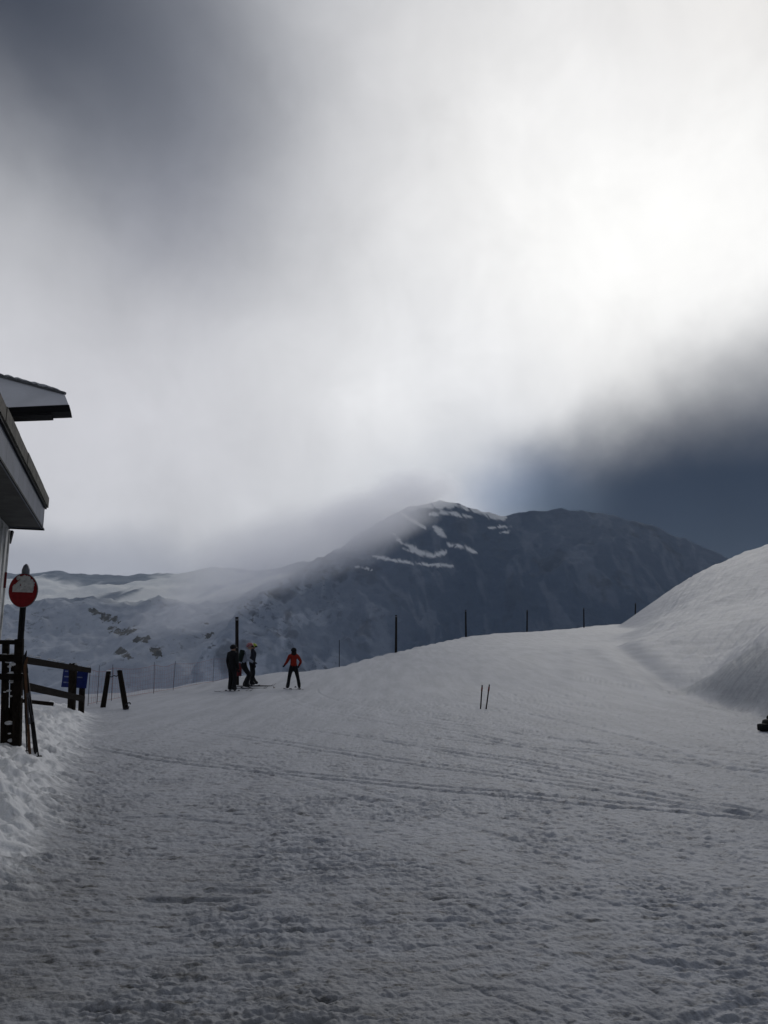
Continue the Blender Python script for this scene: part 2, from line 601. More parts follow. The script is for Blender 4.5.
def build_ground():
    az = np.r_[np.linspace(-180, -60, 40, endpoint=False), np.linspace(-60, -35, 70, endpoint=False), np.linspace(-35, 35, 900, endpoint=False),
               np.linspace(35, 60, 70, endpoint=False), np.linspace(60, 180, 40, endpoint=False)]
    az = np.radians(az)
    rs = [0.02, 0.4, 0.8, 1.2, 1.6, 2.0, 2.3]
    r = 2.5
    while r < 150:
        rs.append(r)
        r += min(max(r * r / 2300, 0.006), 0.5)
    while r < 700:
        rs.append(r)
        r *= 1.07
    rs = np.array(rs)
    RR, AA = np.meshgrid(rs, az, indexing='ij')
    X, Y = RR * np.sin(AA), RR * np.cos(AA)
    ks = np.unique(np.r_[np.arange(0, len(rs), 6), len(rs) - 1])
    Zc, Bc = ground_macro(X[ks], Y[ks])
    i1 = np.clip(np.searchsorted(rs[ks], rs, 'right'), 1, len(ks) - 1)
    f = ((rs - rs[ks][i1 - 1]) / (rs[ks][i1] - rs[ks][i1 - 1]))[:, None]
    Z = Zc[i1 - 1] * (1 - f) + Zc[i1] * f
    bank = Bc[i1 - 1] * (1 - f) + Bc[i1] * f
    Z = Z + ground_detail(X, Y, bank)
    me = grid_mesh("snow_ground", X, Y, Z, wrap=True)
    add_attr(me, 'bank', np.clip(bank / 0.36, 0, 1))
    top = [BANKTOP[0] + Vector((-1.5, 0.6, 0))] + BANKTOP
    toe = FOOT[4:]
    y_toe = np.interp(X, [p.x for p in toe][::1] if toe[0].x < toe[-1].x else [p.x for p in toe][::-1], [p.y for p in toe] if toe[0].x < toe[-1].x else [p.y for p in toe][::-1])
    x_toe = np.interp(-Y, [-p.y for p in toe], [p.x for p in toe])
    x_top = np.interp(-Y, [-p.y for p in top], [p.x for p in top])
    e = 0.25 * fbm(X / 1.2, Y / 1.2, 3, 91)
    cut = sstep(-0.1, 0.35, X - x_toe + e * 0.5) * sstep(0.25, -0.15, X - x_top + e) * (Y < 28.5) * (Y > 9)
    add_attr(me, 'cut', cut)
    m, t, b = new_mat("trodden_snow")
    geo = t.n('ShaderNodeTexCoord').outputs['Object']
    sx = t.n('ShaderNodeSeparateXYZ'); t.put(sx.inputs[0], geo)
    at_b = t.n('ShaderNodeAttribute', attribute_name='bank').outputs['Fac']
    big = t.noise(t.mapping(geo, (0.45, 0.45, 0.45)), 1.0, 4, 0.6)
    mid = t.noise(t.mapping(geo, (1.6, 4.5, 2.0), (0, 0, 0.1)), 1.0, 6, 0.65)
    fine = t.noise(geo, 26, 4, 0.65)
    run = t.noise(t.mapping(geo, (1.0, 0.10, 1.0), (0, 0, -0.6)), 2.2, 5, 0.6)
    # grit and dirt trodden in beside the lodge
    dirty = t.m('ADD', t.m('MULTIPLY', sx.outputs[0], -0.055), t.m('MULTIPLY', sx.outputs[1], -0.072))
    dirty = t.smooth(t.m('ADD', dirty, t.m('MULTIPLY', big.outputs[0], 0.9)), -0.12, 0.56)
    dirty = t.m('MULTIPLY', dirty, t.m('SUBTRACT', 1.0, at_b))
    speck = t.noise(t.mapping(geo, (5, 10, 8), (0, 0, 0.08)), 1.0, 5, 0.7)
    speck2 = t.noise(t.mapping(geo, (4, 12, 8), (0, 0, -0.95)), 1.0, 5, 0.7)
    cut = t.n('ShaderNodeAttribute', attribute_name='cut').outputs['Fac']
    c = t.mix(t.smooth(run.outputs[0], 0.3, 0.7), (0.418, 0.435, 0.482), (0.335, 0.350, 0.392))
    c = t.mix(t.m('MULTIPLY', t.smooth(mid.outputs[0], 0.47, 0.70), t.m('ADD', 0.15, t.m('MULTIPLY', dirty, 0.5))), c, (0.24, 0.24, 0.24))
    c = t.mix(t.m('MULTIPLY', dirty, 0.62), c, (0.165, 0.155, 0.132))
    nearb = t.smooth(sx.outputs[1], 34, 7)
    sp = t.m('ADD', t.smooth(speck.outputs[0], 0.53, 0.66), t.m('MULTIPLY', t.smooth(speck2.outputs[0], 0.54, 0.68), 0.8))
    c = t.mix(t.m('MULTIPLY', t.m('MULTIPLY', sp, nearb), t.m('ADD', 0.55, t.m('MULTIPLY', dirty, 0.45)), clamp=True), c, (0.095, 0.094, 0.09))
    c = t.mix(t.m('MULTIPLY', t.smooth(t.m('ADD', at_b, t.m('MULTIPLY', t.m('SUBTRACT', mid.outputs[0], 0.5), 0.9)), 0.10, 0.5), 0.95), c, (0.84, 0.85, 0.87))
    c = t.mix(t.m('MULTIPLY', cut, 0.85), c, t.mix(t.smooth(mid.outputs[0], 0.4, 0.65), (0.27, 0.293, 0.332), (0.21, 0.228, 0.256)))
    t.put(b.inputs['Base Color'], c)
    b.inputs['Roughness'].default_value = 0.55
    b.inputs['Specular IOR Level'].default_value = 0.2
    b1 = t.n('ShaderNodeBump'); b1.inputs['Strength'].default_value = 0.5; b1.inputs['Distance'].default_value = 0.03
    t.put(b1.inputs['Height'], t.m('ADD', fine.outputs[0], t.m('MULTIPLY', mid.outputs[0], 1.3)))
    b2 = t.n('ShaderNodeBump'); b2.inputs['Strength'].default_value = 0.4; b2.inputs['Distance'].default_value = 0.06
    t.put(b2.inputs['Height'], run.outputs[0]); t.put(b2.inputs['Normal'], b1.outputs[0])
    t.put(b.inputs['Normal'], b2.outputs[0])
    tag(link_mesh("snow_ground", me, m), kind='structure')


build_ground()

# ------------------------------------------------------------------ far country
def interp_px(pts, az):
    """ridge given as (px, py, distance): returns distance and height over azimuth"""
    A = np.array([math.atan2(at(*p).x, at(*p).y) for p in pts])
    D = np.array([math.hypot(at(*p).x, at(*p).y) for p in pts])
    H = np.array([at(*p).z for p in pts])
    return np.interp(az, A, D), np.interp(az, A, H)


def px_az(px, py=580):
    return math.radians(azel(px, py)[0])


RIDGE = [(-900, 900, 420), (-200, 860, 520), (60, 800, 600), (150, 730, 660), (185, 690, 700), (200, 655, 740), (225, 628, 780), (250, 600, 830), (300, 571, 900), (340, 548, 960), (380, 522, 1010),
         (410, 508, 1030), (440, 501, 1040), (470, 508, 1030), (500, 515, 1010), (530, 511, 1000), (560, 508, 990), (600, 513, 970), (650, 527, 960), (700, 546, 950), (768, 575, 930), (1000, 600, 900), (1800, 420, 800)]


def build_mountain():
    az = np.radians(np.linspace(-58, 62, 1000))
    tt = np.r_[np.linspace(0, 1, 300), 1 + np.linspace(0.004, 0.8, 50)]
    T, A = np.meshgrid(tt, az, indexing='ij')
    D, H = interp_px(RIDGE, A)
    r0 = D * 0.33
    RR = r0 + (D - r0) * T
    X, Y = RR * np.sin(A), RR * np.cos(A)
    zb = -300.0
    prof = np.where(T <= 1, 0.72 * T + 0.28 * T ** 2.6, 1 - 0.9 * (T - 1))
    Z = zb + (H - zb) * prof
    env = np.clip(1 - np.exp(-np.abs(T - 1) / 0.12), 0, 1) * 0.9 + 0.10
    warp = 40 * fbm(X / 210, Y / 210, 2, 101)
    rid = fbm((X + warp) / 150, (Y - warp) / 230, 5, 111, 0.5, ridged=True)
    Z = Z + env * (20 * (rid - 0.6) + 5 * fbm(X / 34, Y / 34, 4, 121, 0.55, ridged=True))
    Z = Z + 2.5 * fbm(X / 22, Y / 22, 3, 125) * np.where(T > 0.8, 1, 0.4)
    me = grid_mesh("mountain", X, Y, Z)
    P = np.degrees(A)
    EL = np.degrees(np.arctan2(Z - EYE, RR))

    def streak(pts, width):
        """sunlit snow streak: polyline along the face given as (px, py) sight lines"""
        m = np.zeros_like(X)
        for (p, q) in zip(pts[:-1], pts[1:]):
            a0, e0 = azel(p[0], p[1]); a1, e1 = azel(q[0], q[1])
            L2 = (a1 - a0) ** 2 + (e1 - e0) ** 2
            s = np.clip(((P - a0) * (a1 - a0) + (EL - e0) * (e1 - e0)) / L2, 0, 1)
            dd = np.hypot(P - a0 - s * (a1 - a0), EL - e0 - s * (e1 - e0))
            w = width * (0.55 + 0.45 * np.sin(s * 3.1))
            m = np.maximum(m, np.exp(-(dd / w) ** 2))
        return m
    wn = 0.5 * fbm(X / 30, Y / 30, 4, 131)
    sn = np.zeros_like(X)
    for pts, w in (([(396, 510), (410, 519), (425, 528)], 0.22), ([(394, 534), (404, 544), (418, 551), (431, 556), (446, 552)], 0.24), ([(374, 556), (392, 560), (420, 564), (452, 566)], 0.16),
                   ([(404, 549), (414, 552), (424, 554)], 0.14), ([(402, 509), (425, 504), (455, 505), (480, 510), (504, 518)], 0.44), ([(430, 514), (450, 513), (472, 517)], 0.26),
                   ([(434, 527), (445, 536)], 0.30), ([(448, 545), (462, 546), (476, 553)], 0.22), ([(488, 528), (512, 526)], 0.12), ([(500, 533), (520, 530)], 0.08), ([(354, 566), (372, 570)], 0.09),
                   ([(262, 572), (280, 566), (300, 564)], 0.12), ([(228, 604), (246, 596)], 0.10)):
        sn = np.maximum(sn, streak(pts, w))
    rag = fbm((X + 0.5 * Z) / 9, (Y - Z) / 7, 4, 135, 0.65)
    sn = sstep(0.42, 0.80, sn * (1 + 0.55 * rag) + 0.35 * wn * (sn > 0.05))
    gul = sstep(0.05, 0.5, fbm((X + warp) / 26, (Y - warp) / 60, 4, 141, 0.6))
    left = sstep(px_az(480), px_az(205), A)  # left side painted paler, haze put into the snow dusting
    add_attr(me, 'sunlit_snow', sn)  # snow streaks whitened to carry the sunlight on them
    upper = 0.14 * sstep(0.72, 1.0, T) * sstep(px_az(500), px_az(580), A)  # right ridge painted paler so it melts into the cloud
    add_attr(me, 'dust_haze', np.clip(upper + 0.14 * gul + 0.9 * left * (0.70 + 0.35 * gul), 0, 1))
    crag = sstep(0.52, 0.85, fbm(X / 42, Y / 42, 4, 151, 0.6) + 0.35 * (rid - 0.5)) 
    add_attr(me, 'crag', crag)
    m, t, b = new_mat("mountain_face")
    geo = t.n('ShaderNodeTexCoord').outputs['Object']
    n1 = t.noise(geo, 0.06, 6, 0.65)
    dust_haze = t.n('ShaderNodeAttribute', attribute_name='dust_haze').outputs['Fac']
    snow = t.n('ShaderNodeAttribute', attribute_name='sunlit_snow').outputs['Fac']
    cr = t.n('ShaderNodeAttribute', attribute_name='crag').outputs['Fac']
    d2 = t.m('MULTIPLY', dust_haze, t.lin(n1.outputs[0], 0.3, 0.7, 0.7, 1.15), clamp=True)
    c = t.mix(d2, (0.115, 0.155, 0.225), (0.50, 0.54, 0.62))  # dark base colour carries the cloud shade over the face
    fr = t.noise(t.mapping(geo, (1, 1, 0.7)), 0.10, 5, 0.7)
    fr2 = t.noise(geo, 0.018, 3, 0.5)
    c = t.mix(t.m('MULTIPLY', t.m('MULTIPLY', t.smooth(fr.outputs[0], 0.53, 0.62), t.smooth(fr2.outputs[0], 0.42, 0.6)), t.m('MULTIPLY', dust_haze, 0.9, clamp=True)), c, (0.055, 0.06, 0.07))
    c = t.mix(t.m('MULTIPLY', cr, t.m('ADD', 0.15, t.m('MULTIPLY', dust_haze, 0.5))), c, (0.06, 0.06, 0.066))
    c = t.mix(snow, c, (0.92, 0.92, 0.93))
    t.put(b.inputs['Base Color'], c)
    b.inputs['Roughness'].default_value = 0.85
    b.inputs['Specular IOR Level'].default_value = 0.1
    bp = t.n('ShaderNodeBump'); bp.inputs['Strength'].default_value = 0.7; bp.inputs['Distance'].default_value = 6.0
    t.put(bp.inputs['Height'], n1.outputs[0]); t.put(b.inputs['Normal'], bp.outputs[0])
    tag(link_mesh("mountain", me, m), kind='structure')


build_mountain()

PLAT = [(-900, 590, 2900), (-300, 584, 2900), (0, 578, 2900), (60, 574, 2800), (130, 577, 2700), (200, 570, 2700), (260, 572, 2600), (330, 560, 2500), (420, 560, 2500), (700, 600, 2500)]
LIP = [(-900, 640, 1300), (-300, 618, 1300), (0, 606, 1350), (60, 604, 1350), (130, 606, 1300), (200, 602, 1300), (260, 590, 1300), (330, 580, 1300), (420, 580, 1300), (700, 620, 1300)]


def build_plateau():
    az = np.radians(np.linspace(-62, 12, 620))
    tt = np.r_[np.linspace(0, 1, 190), 1 + np.linspace(0.01, 1, 120), 2 + np.linspace(0.05, 1, 16)]
    T, A = np.meshgrid(tt, az, indexing='ij')
    D2, H2 = interp_px(PLAT, A)
    D1, H1 = interp_px(LIP, A)
    r0 = 620.0
    RR = np.where(T <= 1, r0 + (D1 - r0) * T, np.where(T <= 2, D1 + (D2 - D1) * (T - 1), D2 + 500 * (T - 2)))
    zb = -300.0
    Z = np.where(T <= 1, zb + (H1 - zb) * (0.35 * T + 0.65 * np.sin(T * math.pi / 2) ** 1.2), np.where(T <= 2, H1 + (H2 - H1) * (T - 1), H2 - 500 * (T - 2)))
    X, Y = RR * np.sin(A), RR * np.cos(A)
    w = 60 * fbm(X / 300, Y / 300, 2, 201)
    rid = fbm((X + w) / 170, (Y + w) / 260, 5, 211, 0.5, ridged=True)
    Z = Z + np.where(T <= 1, 16 * (rid - 0.6) + 4 * fbm(X / 40, Y / 40, 4, 215), 0)
    und = fbm((X + w) / 330, Y / 420, 5, 221, 0.55)
    Z = Z + np.where(T > 1, 26 * sstep(1, 1.15, T) * und, 0)
    me = grid_mesh("snowy_hills", X, Y, Z)
    pat = sstep(0.02, 0.30, fbm((X + w) / 420, Y / 700, 5, 231, 0.55) + 0.25 * np.exp(-((A - px_az(150)) / 0.11) ** 2) + 0.1) * sstep(0.93, 1.05, T)
    add_attr(me, 'sunlit_snow', pat)  # pools of sunlight on the plateau painted as whiter snow
    # warm rock outcrops breaking through the slope
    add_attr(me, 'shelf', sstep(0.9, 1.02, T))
    rk = fbm(X / 34, Y / 34, 5, 241, 0.62) + 0.45 * noise2(X / 130, Y / 130, 245)
    EL = np.degrees(np.arctan2(Z - EYE, RR)); P = np.degrees(A)
    spot = np.zeros_like(X)
    for (px, py, sx, sy) in ((128, 632, 16, 7), (112, 620, 12, 5), (95, 612, 8, 4), (140, 640, 14, 5), (122, 652, 8, 5), (58, 632, 5, 3), (158, 655, 12, 7)):
        a, e = azel(px, py)
        spot = np.maximum(spot, np.exp(-((P - a) / (sx * 0.0745)) ** 2 - ((EL - e) / (sy * 0.0745)) ** 2))
    add_attr(me, 'rock', sstep(0.42, 0.72, 0.85 * spot + 0.5 * rk) * np.where(T < 1.02, 1, 0))
    m, t, b = new_mat("hill_snow")
    geo = t.n('ShaderNodeTexCoord').outputs['Object']
    n1 = t.noise(geo, 0.03, 6, 0.65)
    snow = t.n('ShaderNodeAttribute', attribute_name='sunlit_snow').outputs['Fac']
    rock = t.n('ShaderNodeAttribute', attribute_name='rock').outputs['Fac']
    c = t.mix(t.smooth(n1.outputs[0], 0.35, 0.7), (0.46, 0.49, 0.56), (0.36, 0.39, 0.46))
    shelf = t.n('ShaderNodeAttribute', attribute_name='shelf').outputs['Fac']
    c = t.mix(t.m('MULTIPLY', shelf, 0.8), c, (0.19, 0.22, 0.275))  # cloud shade painted round the sunlit patches by darkening the shelf
    fr = t.noise(t.mapping(geo, (1, 1, 0.8)), 0.085, 6, 0.72)
    fr2 = t.noise(geo, 0.012, 3, 0.5)
    c = t.mix(t.m('MULTIPLY', t.m('MULTIPLY', t.smooth(fr.outputs[0], 0.56, 0.62), t.smooth(fr2.outputs[0], 0.45, 0.62)), 0.55), c, (0.10, 0.10, 0.105))
    rk2 = t.smooth(t.m('ADD', rock, t.m('MULTIPLY', t.m('SUBTRACT', fr.outputs[0], 0.5), 5.0)), 0.5, 0.8)
    c = t.mix(t.m('MULTIPLY', rk2, t.smooth(rock, 0.02, 0.25)), c, t.mix(t.smooth(fr.outputs[0], 0.4, 0.65), (0.15, 0.135, 0.115), (0.07, 0.066, 0.062)))
    c = t.mix(snow, c, (0.94, 0.94, 0.93))
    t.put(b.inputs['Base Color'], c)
    b.inputs['Roughness'].default_value = 0.8
    b.inputs['Specular IOR Level'].default_value = 0.15
    bp = t.n('ShaderNodeBump'); bp.inputs['Strength'].default_value = 0.6; bp.inputs['Distance'].default_value = 8.0
    t.put(bp.inputs['Height'], n1.outputs[0]); t.put(b.inputs['Normal'], bp.outputs[0])
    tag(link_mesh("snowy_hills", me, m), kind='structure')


build_plateau()


def build_valley():
    az = np.radians(np.linspace(-180, 180, 90, endpoint=False))
    rs = np.r_[0.1, 100, 300, 600, 1000, 1500, 2200, 3000, 3600]
    RR, A = np.meshgrid(rs, az, indexing='ij')
    X, Y = RR * np.sin(A), RR * np.cos(A)
    Z = -305 + 4 * noise2(X / 500, Y / 500, 301)
    me = grid_mesh("valley_ground", X, Y, Z, wrap=True)
    m = simple_mat("valley_snow", (0.5, 0.52, 0.56), 0.8, 0.3, 0.02, 0.2)
    tag(link_mesh("valley_ground", me, m), kind='structure')


build_valley()


def build_air():
    b = MB()
    b.box((0, 0, 25), (7400, 7400, 670))
    m = bpy.data.materials.new("pale_air")
    m.use_nodes = True
    nt = m.node_tree
    nt.nodes.clear()
    t = NT(nt)
    v = t.n('ShaderNodeVolumePrincipled')
    v.inputs['Color'].default_value = (0.66, 0.82, 1.0, 1)
    v.inputs['Density'].default_value = 0.00007
    v.inputs['Anisotropy'].default_value = 0.35
    o = t.n('ShaderNodeOutputMaterial')
    nt.links.new(v.outputs[0], o.inputs['Volume'])
    tag(b.build("haze", m), kind='stuff')

    def mist(px, py, Y, size, dens, seed, color=(0.95, 0.96, 1.0), aniso=0.8, thr=0.36, rot=0.0, nscale=1.6):
        bb = MB()
        bb.ball((0, 0, 0), (1, 1, 1), sub=3)
        m = bpy.data.materials.new("mist_air")
        m.use_nodes = True
        nt = m.node_tree
        nt.nodes.clear()
        t = NT(nt)
        oc = t.n('ShaderNodeTexCoord').outputs['Object']
        ln = t.n('ShaderNodeVectorMath', operation='LENGTH'); t.put(ln.inputs[0], oc)
        fall = t.smooth(ln.outputs['Value'], 0.98, 0.25)
        nz = t.noise(t.mapping(oc, (1.6, 1, 0.9), (0, 0, 0), (seed * 3.1, seed * 1.7, seed)), nscale, 6, 0.6)
        q = t.m('SUBTRACT', t.m('MULTIPLY', t.m('ADD', nz.outputs[0], 0.12), fall), t.m('MULTIPLY', thr, 0.45))
        den = t.m('MULTIPLY', t.m('MAXIMUM', q, 0.0), dens)
        v = t.n('ShaderNodeVolumePrincipled')
        v.inputs['Color'].default_value = (*color, 1)
        v.inputs['Anisotropy'].default_value = aniso
        t.put(v.inputs['Density'], den)
        o = t.n('ShaderNodeOutputMaterial')
        nt.links.new(v.outputs[0], o.inputs['Volume'])
        ob = bb.build("cloud_mist", m, loc=at(px, py, Y))
        ob.scale = size
        ob.rotation_euler = (0, R(rot), 0)
        tag(ob, kind='stuff')
    mist(300, 545, 760, (200, 90, 62), 0.036, 1, rot=-16, nscale=2.6)
    mist(225, 590, 690, (130, 60, 42), 0.030, 4, rot=-24, nscale=2.6)
    mist(372, 518, 900, (130, 75, 58), 0.050, 2, rot=-14, nscale=2.8)
    mist(418, 488, 965, (92, 62, 38), 0.060, 5, rot=4, nscale=3.2)



build_air()
#OBJ_BEGIN
# ------------------------------------------------------------------ materials for built things
M_DARKWOOD = simple_mat("weathered_dark_wood", (0.026, 0.021, 0.017), 0.8, 0.45, 6, 0.5, (6, 6, 1), spec=0.02)
M_POLEWOOD = simple_mat("pole_wood", (0.030, 0.027, 0.025), 0.8, 0.4, 5, 0.4, (5, 5, 1), spec=0.02)
M_RAILWOOD = simple_mat("rail_wood", (0.020, 0.017, 0.015), 0.8, 0.5, 5, 0.5, (1, 6, 6), spec=0.02)
M_PALEWOOD = simple_mat("worn_brown_wood", (0.16, 0.10, 0.06), 0.7, 0.4, 8, 0.4, (4, 4, 1))
M_SNOWCAP = simple_mat("clinging_snow", (0.72, 0.73, 0.76), 0.7, 0.12, 12, 0.4)
M_CLAD = simple_mat("pale_wall_boards", (0.78, 0.78, 0.76), 0.75, 0.35, 3.5, 0.25, (1, 1, 0.6), (0.42, 0.42, 0.40))
M_PANEL = simple_mat("grey_fascia_metal", (0.15, 0.165, 0.205), 0.45, 0.25, 2.5, 0.08, (1, 1, 1))
M_SHINGLE = simple_mat("slate_edge", (0.155, 0.145, 0.125), 0.7, 0.5, 7, 0.4)
M_SOFFIT = simple_mat("soffit_boards", (0.10, 0.10, 0.095), 0.75, 0.3, 3, 0.2)
M_BLACK = simple_mat("black_trim", (0.014, 0.014, 0.015), 0.6, 0.2, 6, 0.1)
M_GABLE = simple_mat("pale_gable_cladding", (0.80, 0.80, 0.84), 0.6, 0.15, 1.5, 0.1)
M_RED = simple_mat("sign_red", (0.23, 0.012, 0.016), 0.45, 0.25, 14, 0.05)
M_SIGNWHITE = simple_mat("sign_white", (0.55, 0.55, 0.55), 0.5, 0.25, 18, 0.05)
M_GREYMETAL = simple_mat("grey_metal", (0.20, 0.21, 0.23), 0.45, 0.3, 10, 0.08, metal=0.6)
M_BLUE = simple_mat("notice_blue", (0.014, 0.026, 0.15), 0.45, 0.25, 8, 0.05)
M_PALETEXT = simple_mat("notice_lettering", (0.20, 0.23, 0.36), 0.5, 0.2, 8, 0.0)
M_NET = simple_mat("net_orange", (0.42, 0.10, 0.06), 0.7, 0.3, 5, 0.0)
M_ROPE = simple_mat("rope_dark", (0.05, 0.05, 0.055), 0.8, 0.3, 20, 0.1)
M_PADRED = simple_mat("pad_red", (0.16, 0.025, 0.03), 0.6, 0.3, 6, 0.1)
M_BAG = simple_mat("bag_black", (0.014, 0.014, 0.016), 0.7, 0.3, 9, 0.3)
M_BAGOLIVE = simple_mat("bag_olive", (0.07, 0.065, 0.03), 0.75, 0.3, 9, 0.3)


def cloth(name, col): return simple_mat(name, col, 0.75, 0.3, 7, 0.3)


# ------------------------------------------------------------------ lodge
def build_lodge():
    e_tip = at(44, 528, 12.7)
    w_s = e_tip.z                                   # soffit height
    v_e = (e_tip - W0).dot(VA) - 0.05                      # overhang
    u_e = (e_tip - W0).dot(UA)
    root = empty("ski_lodge", W0)
    tag(root, "pale boarded lodge at the piste edge with a slate edged overhanging roof", "building")

    def part(mb, name, mat, parent=root):
        return mb.build(name, mat, parent, -W0 if parent is root else None)
    UL = 24.0
    w = MB()
    w.prism([lodge(0.12, 0, -0.6), lodge(UL, 0, -0.6), lodge(UL, -7, -0.6), lodge(0.12, -7, -0.6)], (0, 0, w_s + 0.6 - 0.004))
    wall = part(w, "wall", M_CLAD)
    c = MB()                                        # vertical cover strips over the board joints
    for k in range(30):
        u = 0.17 + k * 0.42
        c.prism([lodge(u, 0.0, 0.1), lodge(u + 0.06, 0.0, 0.1), lodge(u + 0.06, 0.025, 0.1), lodge(u, 0.025, 0.1)], (0, 0, w_s - 0.16))
    for k in range(14):
        v = -0.1 - k * 0.42
        c.prism([lodge(0.12, v, 0.1), lodge(0.12, v - 0.06, 0.1), lodge(0.095, v - 0.06, 0.1), lodge(0.095, v, 0.1)], (0, 0, w_s - 0.16))
    c.build("cover_strip", M_CLAD, wall)
    wall["label"] = "pale vertical boards"
    # corner bracket under the soffit and a small dark red notice on the corner
    b = MB()
    b.prism([lodge(0.04, -0.22, w_s - 0.05), lodge(0.04, 0.06, w_s - 0.05), lodge(0.04, 0.03, w_s - 0.26), lodge(0.04, -0.22, w_s - 0.22)], UA * 0.16)
    part(b, "roof_bracket", M_BLACK)
    n = MB()
    p = at(2.5, 580, 12.58)
    n.box(p - W0, (0.12, 0.03, 0.26), Matrix.Rotation(BA, 3, 'Z'), 0.006)
    n.build("notice", M_PADRED, root)
    # roof: soffit, fascia, slate edge, slope
    roof_root = None
    s = MB()
    s.prism([lodge(u_e, v_e, w_s), lodge(UL, v_e, w_s), lodge(UL, -7, w_s), lodge(u_e, -7, w_s)], (0, 0, 0.03))
    roof = part(s, "roof", M_SOFFIT)
    for k in range(8):
        f = MB()
        u0, u1 = u_e + k * 1.15 + (0.004 if k else 0), u_e + (k + 1) * 1.15 - 0.004
        f.prism([lodge(u0, v_e + 0.004, w_s - 0.012), lodge(u1, v_e + 0.004, w_s - 0.012), lodge(u1, v_e + 0.004, w_s + 0.33), lodge(u0, v_e + 0.004, w_s + 0.33)], VA * 0.03)
        f.build("fascia_panel", M_PANEL, roof)
    f = MB()
    u0 = u_e + 8 * 1.15 + 0.004
    f.prism([lodge(u0, v_e + 0.004, w_s - 0.012), lodge(UL, v_e + 0.004, w_s - 0.012), lodge(UL, v_e + 0.004, w_s + 0.33), lodge(u0, v_e + 0.004, w_s + 0.33)], VA * 0.03)
    f.build("fascia_panel", M_PANEL, roof)
    f = MB()                                        # end fascia and dark drip edge
    f.prism([lodge(u_e - 0.004, v_e + 0.034, w_s - 0.012), lodge(u_e - 0.004, -7, w_s - 0.012), lodge(u_e - 0.004, -7, w_s + 0.33), lodge(u_e - 0.004, v_e + 0.034, w_s + 0.33)], -UA * 0.03)
    f.build("fascia_panel", M_PANEL, roof)
    f = MB()
    f.beam(lodge(u_e - 0.045, v_e + 0.055, w_s - 0.022), lodge(u_e - 0.045, -7, w_s - 0.022), 0.018, 0.03)
    f.beam(lodge(u_e - 0.05, v_e + 0.044, w_s - 0.022), lodge(UL, v_e + 0.044, w_s - 0.022), 0.018, 0.026)
    f.beam(lodge(u_e - 0.05, v_e + 0.050, w_s + 0.345), lodge(UL, v_e + 0.050, w_s + 0.345), 0.03, 0.03)
    f.build("drip_edge", M_BLACK, roof)
    rng = random.Random(5)
    u = u_e - 0.08
    e = MB()
    while u < 14:
        L = rng.uniform(0.9, 1.15)
        j = rng.uniform(-0.006, 0.006)
        e.prism([lodge(u + 0.006, v_e - 0.25, w_s + 0.362), lodge(u + L - 0.006, v_e - 0.25, w_s + 0.362), lodge(u + L - 0.006, v_e + 0.085 + j, w_s + 0.362), lodge(u + 0.006, v_e + 0.085 + j, w_s + 0.362)], Vector((0, 0, 0.165 + j)))
        u += L
    e.build("slate_edging", M_SHINGLE, roof)
    sl_ = MB()
    sl_.prism([lodge(u_e, v_e - 0.25, w_s + 0.36), lodge(u_e, v_e - 0.25, w_s + 0.50), lodge(u_e, -7, w_s + 1.9), lodge(u_e, -7, w_s + 0.36)], UA * (UL - u_e))
    sl_.build("roof_slope", M_SHINGLE, roof)
    # upper gable projecting above the eave
    Yg = 9.9
    plane_u = (at(66, 405, Yg) - W0).dot(UA)

    def on_plane(px, py, back=0.0):
        d = ray(px, py)
        o = Vector((0, 0, EYE))
        s_ = (plane_u - back - (o - W0).dot(UA)) / d.dot(UA)
        return o + d * s_
    quad = [on_plane(-90, 352, 1.5), on_plane(64.5, 394, 0.27), on_plane(68.5, 404.5), on_plane(-90, 412)]
    g = MB()
    g.prism(quad, -UA * 0.33)
    gable = part(g, "canopy_roof", M_GABLE)
    # verge: a dark strip with snow caught on it
    v = MB()
    a, b2 = on_plane(-90, 351.4, 1.5), on_plane(65.2, 393.6, 0.27)
    v.beam(a + UA * 0.012, b2 + UA * 0.012, 0.05, 0.035)
    v.build("verge_strip", M_GREYMETAL, gable)
    sn = MB()
    for k in range(16):
        t0 = k / 16 + rng.uniform(-0.01, 0.01)
        q = a.lerp(b2, min(t0 + 0.02, 0.935))
        sn.ball(q + Vector((0, 0, 0.025)) - UA * 0.12, (rng.uniform(0.10, 0.2), 0.17, rng.uniform(0.02, 0.038)), Matrix.Rotation(BA, 3, 'Z') @ Matrix.Rotation(R(16), 3, 'Y'), 2)
    sn.build("snow_cover", M_SNOWCAP, gable, smooth=True)
    d1 = MB()
    d1.prism([on_plane(-90, 412.3), on_plane(69.2, 404.8), on_plane(71, 411.5), on_plane(-90, 417)], -UA * 0.30)
    d1.build("canopy_beam", M_BLACK, gable)
    d2 = MB()
    d2.prism([on_plane(-90, 417.4) + UA * 0.012, on_plane(52, 412.6) + UA * 0.012, on_plane(52, 415.2) + UA * 0.012, on_plane(-90, 420) + UA * 0.012], -UA * 0.26)
    d2.build("canopy_batten", M_BLACK, gable)
    # upper storey behind the gable
    us = MB()
    us.prism([lodge(plane_u - 0.32, -1.6, w_s + 0.6), lodge(UL, -1.6, w_s + 0.6), lodge(UL, -7, w_s + 0.6), lodge(plane_u - 0.32, -7, w_s + 0.6)], (0, 0, 2.6))
    part(us, "upper_storey", M_CLAD)
    ur = MB()
    ur.prism([lodge(plane_u - 0.33, -0.9, w_s + 3.21), lodge(plane_u - 0.33, -4.2, w_s + 4.3), lodge(plane_u - 0.33, -7.6, w_s + 3.21)], UA * (UL - plane_u))
    part(ur, "upper_roof", M_SHINGLE)


build_lodge()


